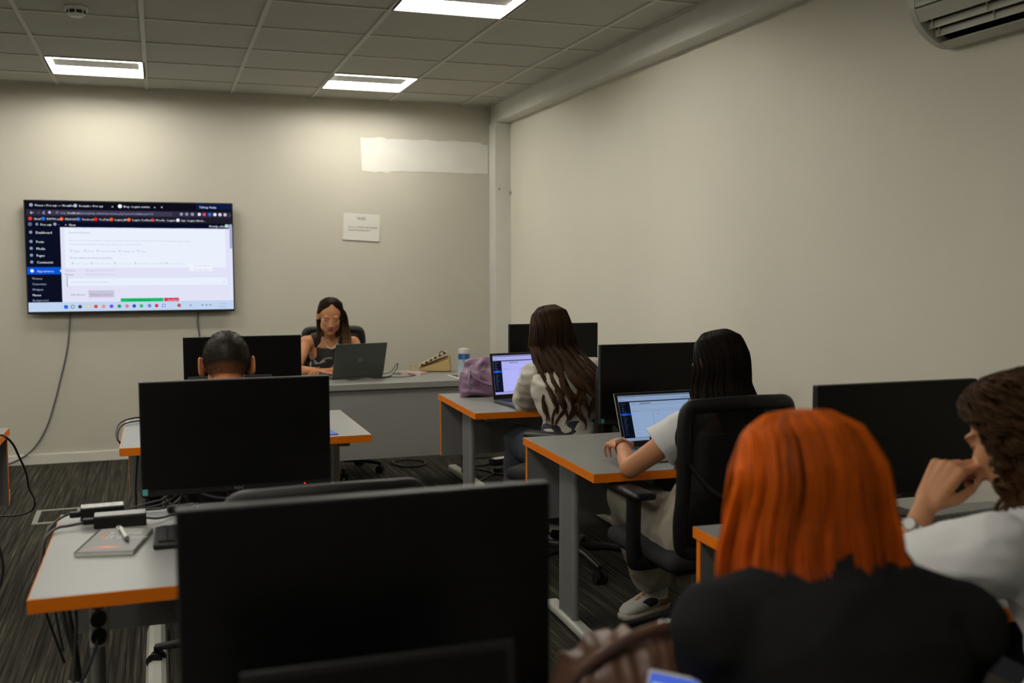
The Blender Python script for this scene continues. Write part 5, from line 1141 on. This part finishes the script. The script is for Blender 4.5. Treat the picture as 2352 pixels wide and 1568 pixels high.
add_text(px, '{', .062, M_OP, Matrix.Translation((-.050, .026, .0118))); add_text(px, 'logate', .012, M_OP, Matrix.Translation((-.055, -.092, .0118)))
px.build('cover_print', t, fixn=False)
sp = MB()
for k in range(34):
    y = -d / 2 + .006 + k * (d - .012) / 33; sp.tube([(-w / 2 + .001 + .0055 * math.cos(a), y, .006 + .0065 * math.sin(a)) for a in [q * 2 * PI / 10 for q in range(10)]], .0007, M_GCABLE, 4, closed=True)
sp.build('spiral_binding', t)
t = empty('pen', (-.103, 2.80, TOP + .0185), 0, 'white pen with a dark tip lying across the spiral notebook', 'pen')
MB().cyl((-.010, .062, 0), (.008, -.045, 0), .0056, M_WHITE, 16).build('barrel', t); MB().cyl((.008, -.045, 0), (.012, -.068, -.002), .0054, M_BLACK2, 14, .0018).build('tip', t)
MB().cyl((-.010, .062, 0), (-.0125, .076, 0), .0050, M_GCABLE, 14).build('cap', t); MB().tube(cr([(-.013, .070, .004), (-.020, .055, .006), (-.013, .030, .006)], 5), .0016, M_WHITE, 6).build('clip', t)
def keyboard(x, y, rz, label, w=.44, d=.145, m=M_BLACK2, rows_=6, cols=19, scale=1.0, pad=0.0):
    t = empty('keyboard', (x, y, TOP), rz, label, 'keyboard', 'desktop keyboards')
    MB().box(-w / 2, -d / 2 - pad, .0, w / 2, d / 2, .016, m, .005).build('case', t)
    k = MB(); cw = (w - .024) / cols; rh = (d - .026) / rows_
    for r in range(rows_):
        c = 0
        while c < cols:
            n_ = 5 if (r == 0 and c == 4) else 1
            if cols > 15 and c in (15,): c += 1; continue
            x0 = -w / 2 + .012 + c * cw; y0 = -d / 2 + .012 + r * rh
            k.box(x0 + .001, y0 + .001, .015, x0 + cw * n_ - .001, y0 + rh - .001, .0215, mat('key_caps', (.02, .02, .02), .4)); c += n_
    ko = k.build('keys', t)
    lg = MB()
    for r in range(1, rows_):
        for c in range(0, 15, 1):
            x0 = -w / 2 + .012 + c * cw; y0 = -d / 2 + .012 + r * rh
            lg.add([(x0 + .005, y0 + rh * .5, .0217), (x0 + .009, y0 + rh * .5, .0217), (x0 + .009, y0 + rh * .5 + .004, .0217), (x0 + .005, y0 + rh * .5 + .004, .0217)], [(0, 1, 2, 3)], M_GL)
    lg.build('key_legends', ko, fixn=False); return t
keyboard(.190, 2.765, -.02, 'black keyboard partly hidden by the nearest monitor beside the spiral notebook', d=.185)
keyboard(2.125, 2.185, .10, 'black keyboard on the right desk below the hand of the curly haired woman', w=.46, d=.17)
cable('keyboard_cable', [(1.95, 2.27, .735), (1.90, 2.30, .74), (1.86, 2.27, .728), (1.84, 2.33, .727), (1.92, 2.40, .727)], .003, 'black cable curling at the left end of the right desk keyboard')
t = empty('phone', (1.80, 2.00, TOP), -.3, 'bright pink phone case on the right desk beside the white sleeve', 'phone')
MB().box(-.037, -.075, 0, .037, .075, .010, mat('pink_case', (.62, .03, .16), .5), .004).build('case', t); MB().box(-.033, -.071, .0098, .033, .071, .0104, M_SCREEN).build('screen', t)

# socket block, tie and cables below the left middle desk
t = empty('power_strip', (-.155, 2.56, .545), 0, 'white power strip with round black sockets hanging under the left middle desk', 'power strip')
MB().box(-.021, -.018, -.01, .021, .012, .14, M_WHITE, .004).build('strip_body', t)
for z in (.020, .062, .104):
    p = MB().cyl((0, -.018, z), (0, -.040, z), .0175, M_BLACK, 20).build('plug', t)
cable('power_cable', [(-.155, 2.52, .565), (-.18, 2.50, .50), (-.21, 2.50, .46), (-.205, 2.56, .60), (-.215, 2.60, .68)], .004, 'black cable looping from the hanging power strip')
cable('power_cable', [(-.265, 2.70, .68), (-.24, 2.62, .60), (-.215, 2.60, .50), (-.205, 2.60, .40), (-.20, 2.60, .1), (-.19, 2.7, .006)], .006, 'thick black cable running down the left leg of the left middle desk')
cable('power_cable', [(-.245, 2.66, .68), (-.222, 2.60, .58), (-.205, 2.585, .44), (-.195, 2.585, .2), (-.19, 2.62, .006)], .008, 'thicker black cable bundle tied to the left leg of the left middle desk')
tag(MB().tube([V((-.205, 2.59, .44)) + V((.014 * math.cos(a), .014 * math.sin(a), 0)) for a in [k * 2 * PI / 12 for k in range(12)]], .003, M_WHITE, 6, closed=True).tube([(-.219, 2.585, .44), (-.228, 2.58, .448)], .002, M_WHITE, 5).build('cable_tie'), 'white cable tie around the cables on the left desk leg', 'cable tie')
# cable cover on the floor below the left desks
tag(MB().prism([(-.080, 0), (-.070, .024), (-.055, .034), (-.028, .034), (-.012, .024), (-.004, 0)], 'y', 2.95, 4.18, M_FOOT).build('cable_cover'), 'light grey cable cover strip on the carpet under the left middle desk', 'cable cover')
# floor box
t = empty('floor_box', (-.585, 6.33, 0), 0.02, 'grey framed floor box set in the carpet left of the front desk', 'floor box')
M_FB = mat('floor_box_grey', (.24, .24, .215), .5); f = MB()
f.box(-.125, -.175, 0, .125, -.145, .006, M_FB).box(-.125, .145, 0, .125, .175, .006, M_FB).box(-.125, -.145, 0, -.097, .145, .006, M_FB).box(.097, -.145, 0, .125, .145, .006, M_FB)
f.build('frame', t); MB().box(-.097, -.145, 0, .097, .145, .004, M_CARPET).build('lid', t)
t = empty('floor_socket', (-.93, 6.85, 0), 0, 'small white socket standing on the carpet beside the left edge desk', 'socket'); MB().box(-.03, -.02, 0, .03, .02, .07, M_WHITE, .004).build('socket_body', t); MB().box(-.012, -.0215, .018, .012, -.0195, .05, M_BLACK).build('socket_opening', t)
# cables around the front left desk and the cut off desk
cable('desk_cable', [(-.02, 4.95, .725), (-.06, 4.96, .735), (-.12, 4.93, .745), (-.18, 4.86, .735), (-.195, 4.78, .705), (-.188, 4.72, .68), (-.172, 4.72, .665)], .0038, 'black cable hooked over the left rear corner of the front left desk')
cable('desk_cable', [(-.01, 4.92, .725), (-.10, 4.93, .73), (-.17, 4.86, .725), (-.19, 4.78, .69), (-.178, 4.74, .66), (-.16, 4.78, .66)], .0034, 'second thin cable hooked over the left corner of the front left desk')
cable('desk_cable', [(-.10, 4.50, .68), (-.115, 4.50, .5), (-.11, 4.50, .30), (-.10, 4.52, .15), (-.06, 4.50, .006)], .004, 'straight black cable hanging below the left end of the front left desk')
cable('desk_cable', [(-.09, 4.50, .68), (-.07, 4.50, .52), (-.06, 4.5, .40), (-.10, 4.50, .30), (-.15, 4.50, .18), (-.12, 4.5, .05), (-.10, 4.48, .006)], .004, 'wavy black cable hanging below the left end of the front left desk')
cable('desk_cable', [(-.86, 4.60, .735), (-0.648, 4.624, 0.741), (-0.614, 4.612, 0.735), (-0.592, 4.654, 0.696), (-0.579, 4.699, 0.642), (-0.563, 4.792, 0.549), (-0.572, 4.947, 0.451), (-0.591, 5.314, 0.313), (-0.62, 5.424, 0.243), (-0.685, 5.445, 0.22), (-0.806, 5.486, 0.214), ], .0045, 'thick black cable hanging in a curve off the cut off left desk')
cable('desk_cable', [(-.62, 3.94, .62), (-.575, 3.95, .50), (-.55, 3.95, .39), (-.56, 3.95, .31), (-.61, 3.97, .2), (-.67, 4.0, .006)], .005, 'black cable hanging at the very left edge of the picture')
# adapter and cables on the floor behind the front right desk
t = empty('power_adapter', (2.30, 6.95, 0), .3, 'black adapter with a white top lying on the carpet below the front right desk', 'power adapter')
MB().box(-.075, -.035, 0, .075, .035, .045, M_BLACK, .005).build('case', t); MB().box(-.05, -.028, .045, .06, .028, .047, M_WHITE).build('top_label', t)
fc = [[(2.22, 6.94, .01), (2.12, 6.9, .01), (2.03, 7.0, .01), (2.1, 7.15, .01), (2.3, 7.2, .01), (2.5, 7.1, .01)], [(2.38, 6.97, .01), (2.45, 6.85, .01), (2.35, 6.7, .01), (2.2, 6.75, .01), (2.15, 6.6, .01), (2.3, 6.5, .01), (2.5, 6.6, .01)], [(2.05, 6.85, .008), (2.15, 6.65, .008), (2.05, 6.5, .008), (1.95, 6.35, .008), (2.0, 6.2, .008)],
      [(1.55, 7.2, .01), (1.62, 7.05, .01), (1.75, 7.05, .01), (1.8, 7.2, .01), (1.7, 7.3, .01), (1.58, 7.25, .01), (1.6, 7.1, .012)]]
fl_ = ['black cable looping behind the floor adapter', 'black cable winding in front of the floor adapter', 'black cable trailing on the carpet below the front right desk', 'coil of black cable on the carpet under the front desk']
for c_, l_ in zip(fc, fl_): cable('floor_cable', c_, .007, l_)
t = empty('power_plug', (2.19, 6.66, 0), .8, 'black plug on the carpet in front of the floor adapter', 'plug'); MB().box(-.035, -.025, 0, .035, .025, .04, M_BLACK, .010).build('plug_body', t)

# brown bag, bright phone and the lap laptop in the foreground
t = empty('brown_bag', (.640, 1.330, TOP), -.10, 'brown pleated leather bag with chrome hardware beside the orange haired woman', 'handbag')
M_BRN = mat('brown_leather', (.135, .070, .045), .42, noise_amt=.12, noise_scale=20, bump=.2, bump_scale=100)
rows = []
for z, w, dd, xo in ((.003, .100, .060, 0), (.03, .118, .075, 0), (.08, .118, .075, 0), (.115, .105, .062, 0), (.140, .080, .042, .01), (.150, .05, .02, .015)): rows.append(((xo, 0, z), (w, 0, 0), (0, dd, 0)))
blob('bag_body', rows, M_BRN, .0045, .007, (34, 8, 7), 9.0, t)
MB().tube(cr([(-.11, -.02, .06), (-.095, -.045, .115), (-.05, -.055, .150), (.01, -.045, .165), (.06, -.03, .160), (.10, -.01, .12)], 7), .013, M_BRN, 10, flat=.55).build('strap', t)
hw = MB()
for k in range(4): hw.tube([V((.035 + k * .012, -.040, .170)) + V((.008 * math.cos(a), 0, .007 * math.sin(a))) for a in [q * 2 * PI / 12 for q in range(12)]], .0020, M_CR, 6, closed=True)
hw.build('chrome_rings', t); t.scale = (1.04, 1.0, 1.14)
t = empty('phone', (.630, 1.195, TOP + .085), -.62, 'phone with a glowing blue screen lying against the brown bag', 'phone')
pb = MB().box(-.037, -.078, 0, .037, .078, .009, M_WHITE, .004).build('phone_body', t); pb.rotation_euler = (.85, .10, 0)
ps_ = MB().box(-.033, -.072, .0088, .033, .072, .0094, emit('phone_blue', (.06, .12, .55), 1.0))
for k in range(6): ps_.box(-.028, -.06 + k * .022, .0094, -.028 + .02 + .03 * rng.random(), -.052 + k * .022, .0097, emit('phone_pale', (.35, .5, .9), 1.0))
ps_.build('screen', pb)
laptop(.858, 1.564, .606, .30, .06, 'black laptop on the lap of the orange haired woman', w=.33, d=.215, lid_h=.205, bodym=M_BLACK)
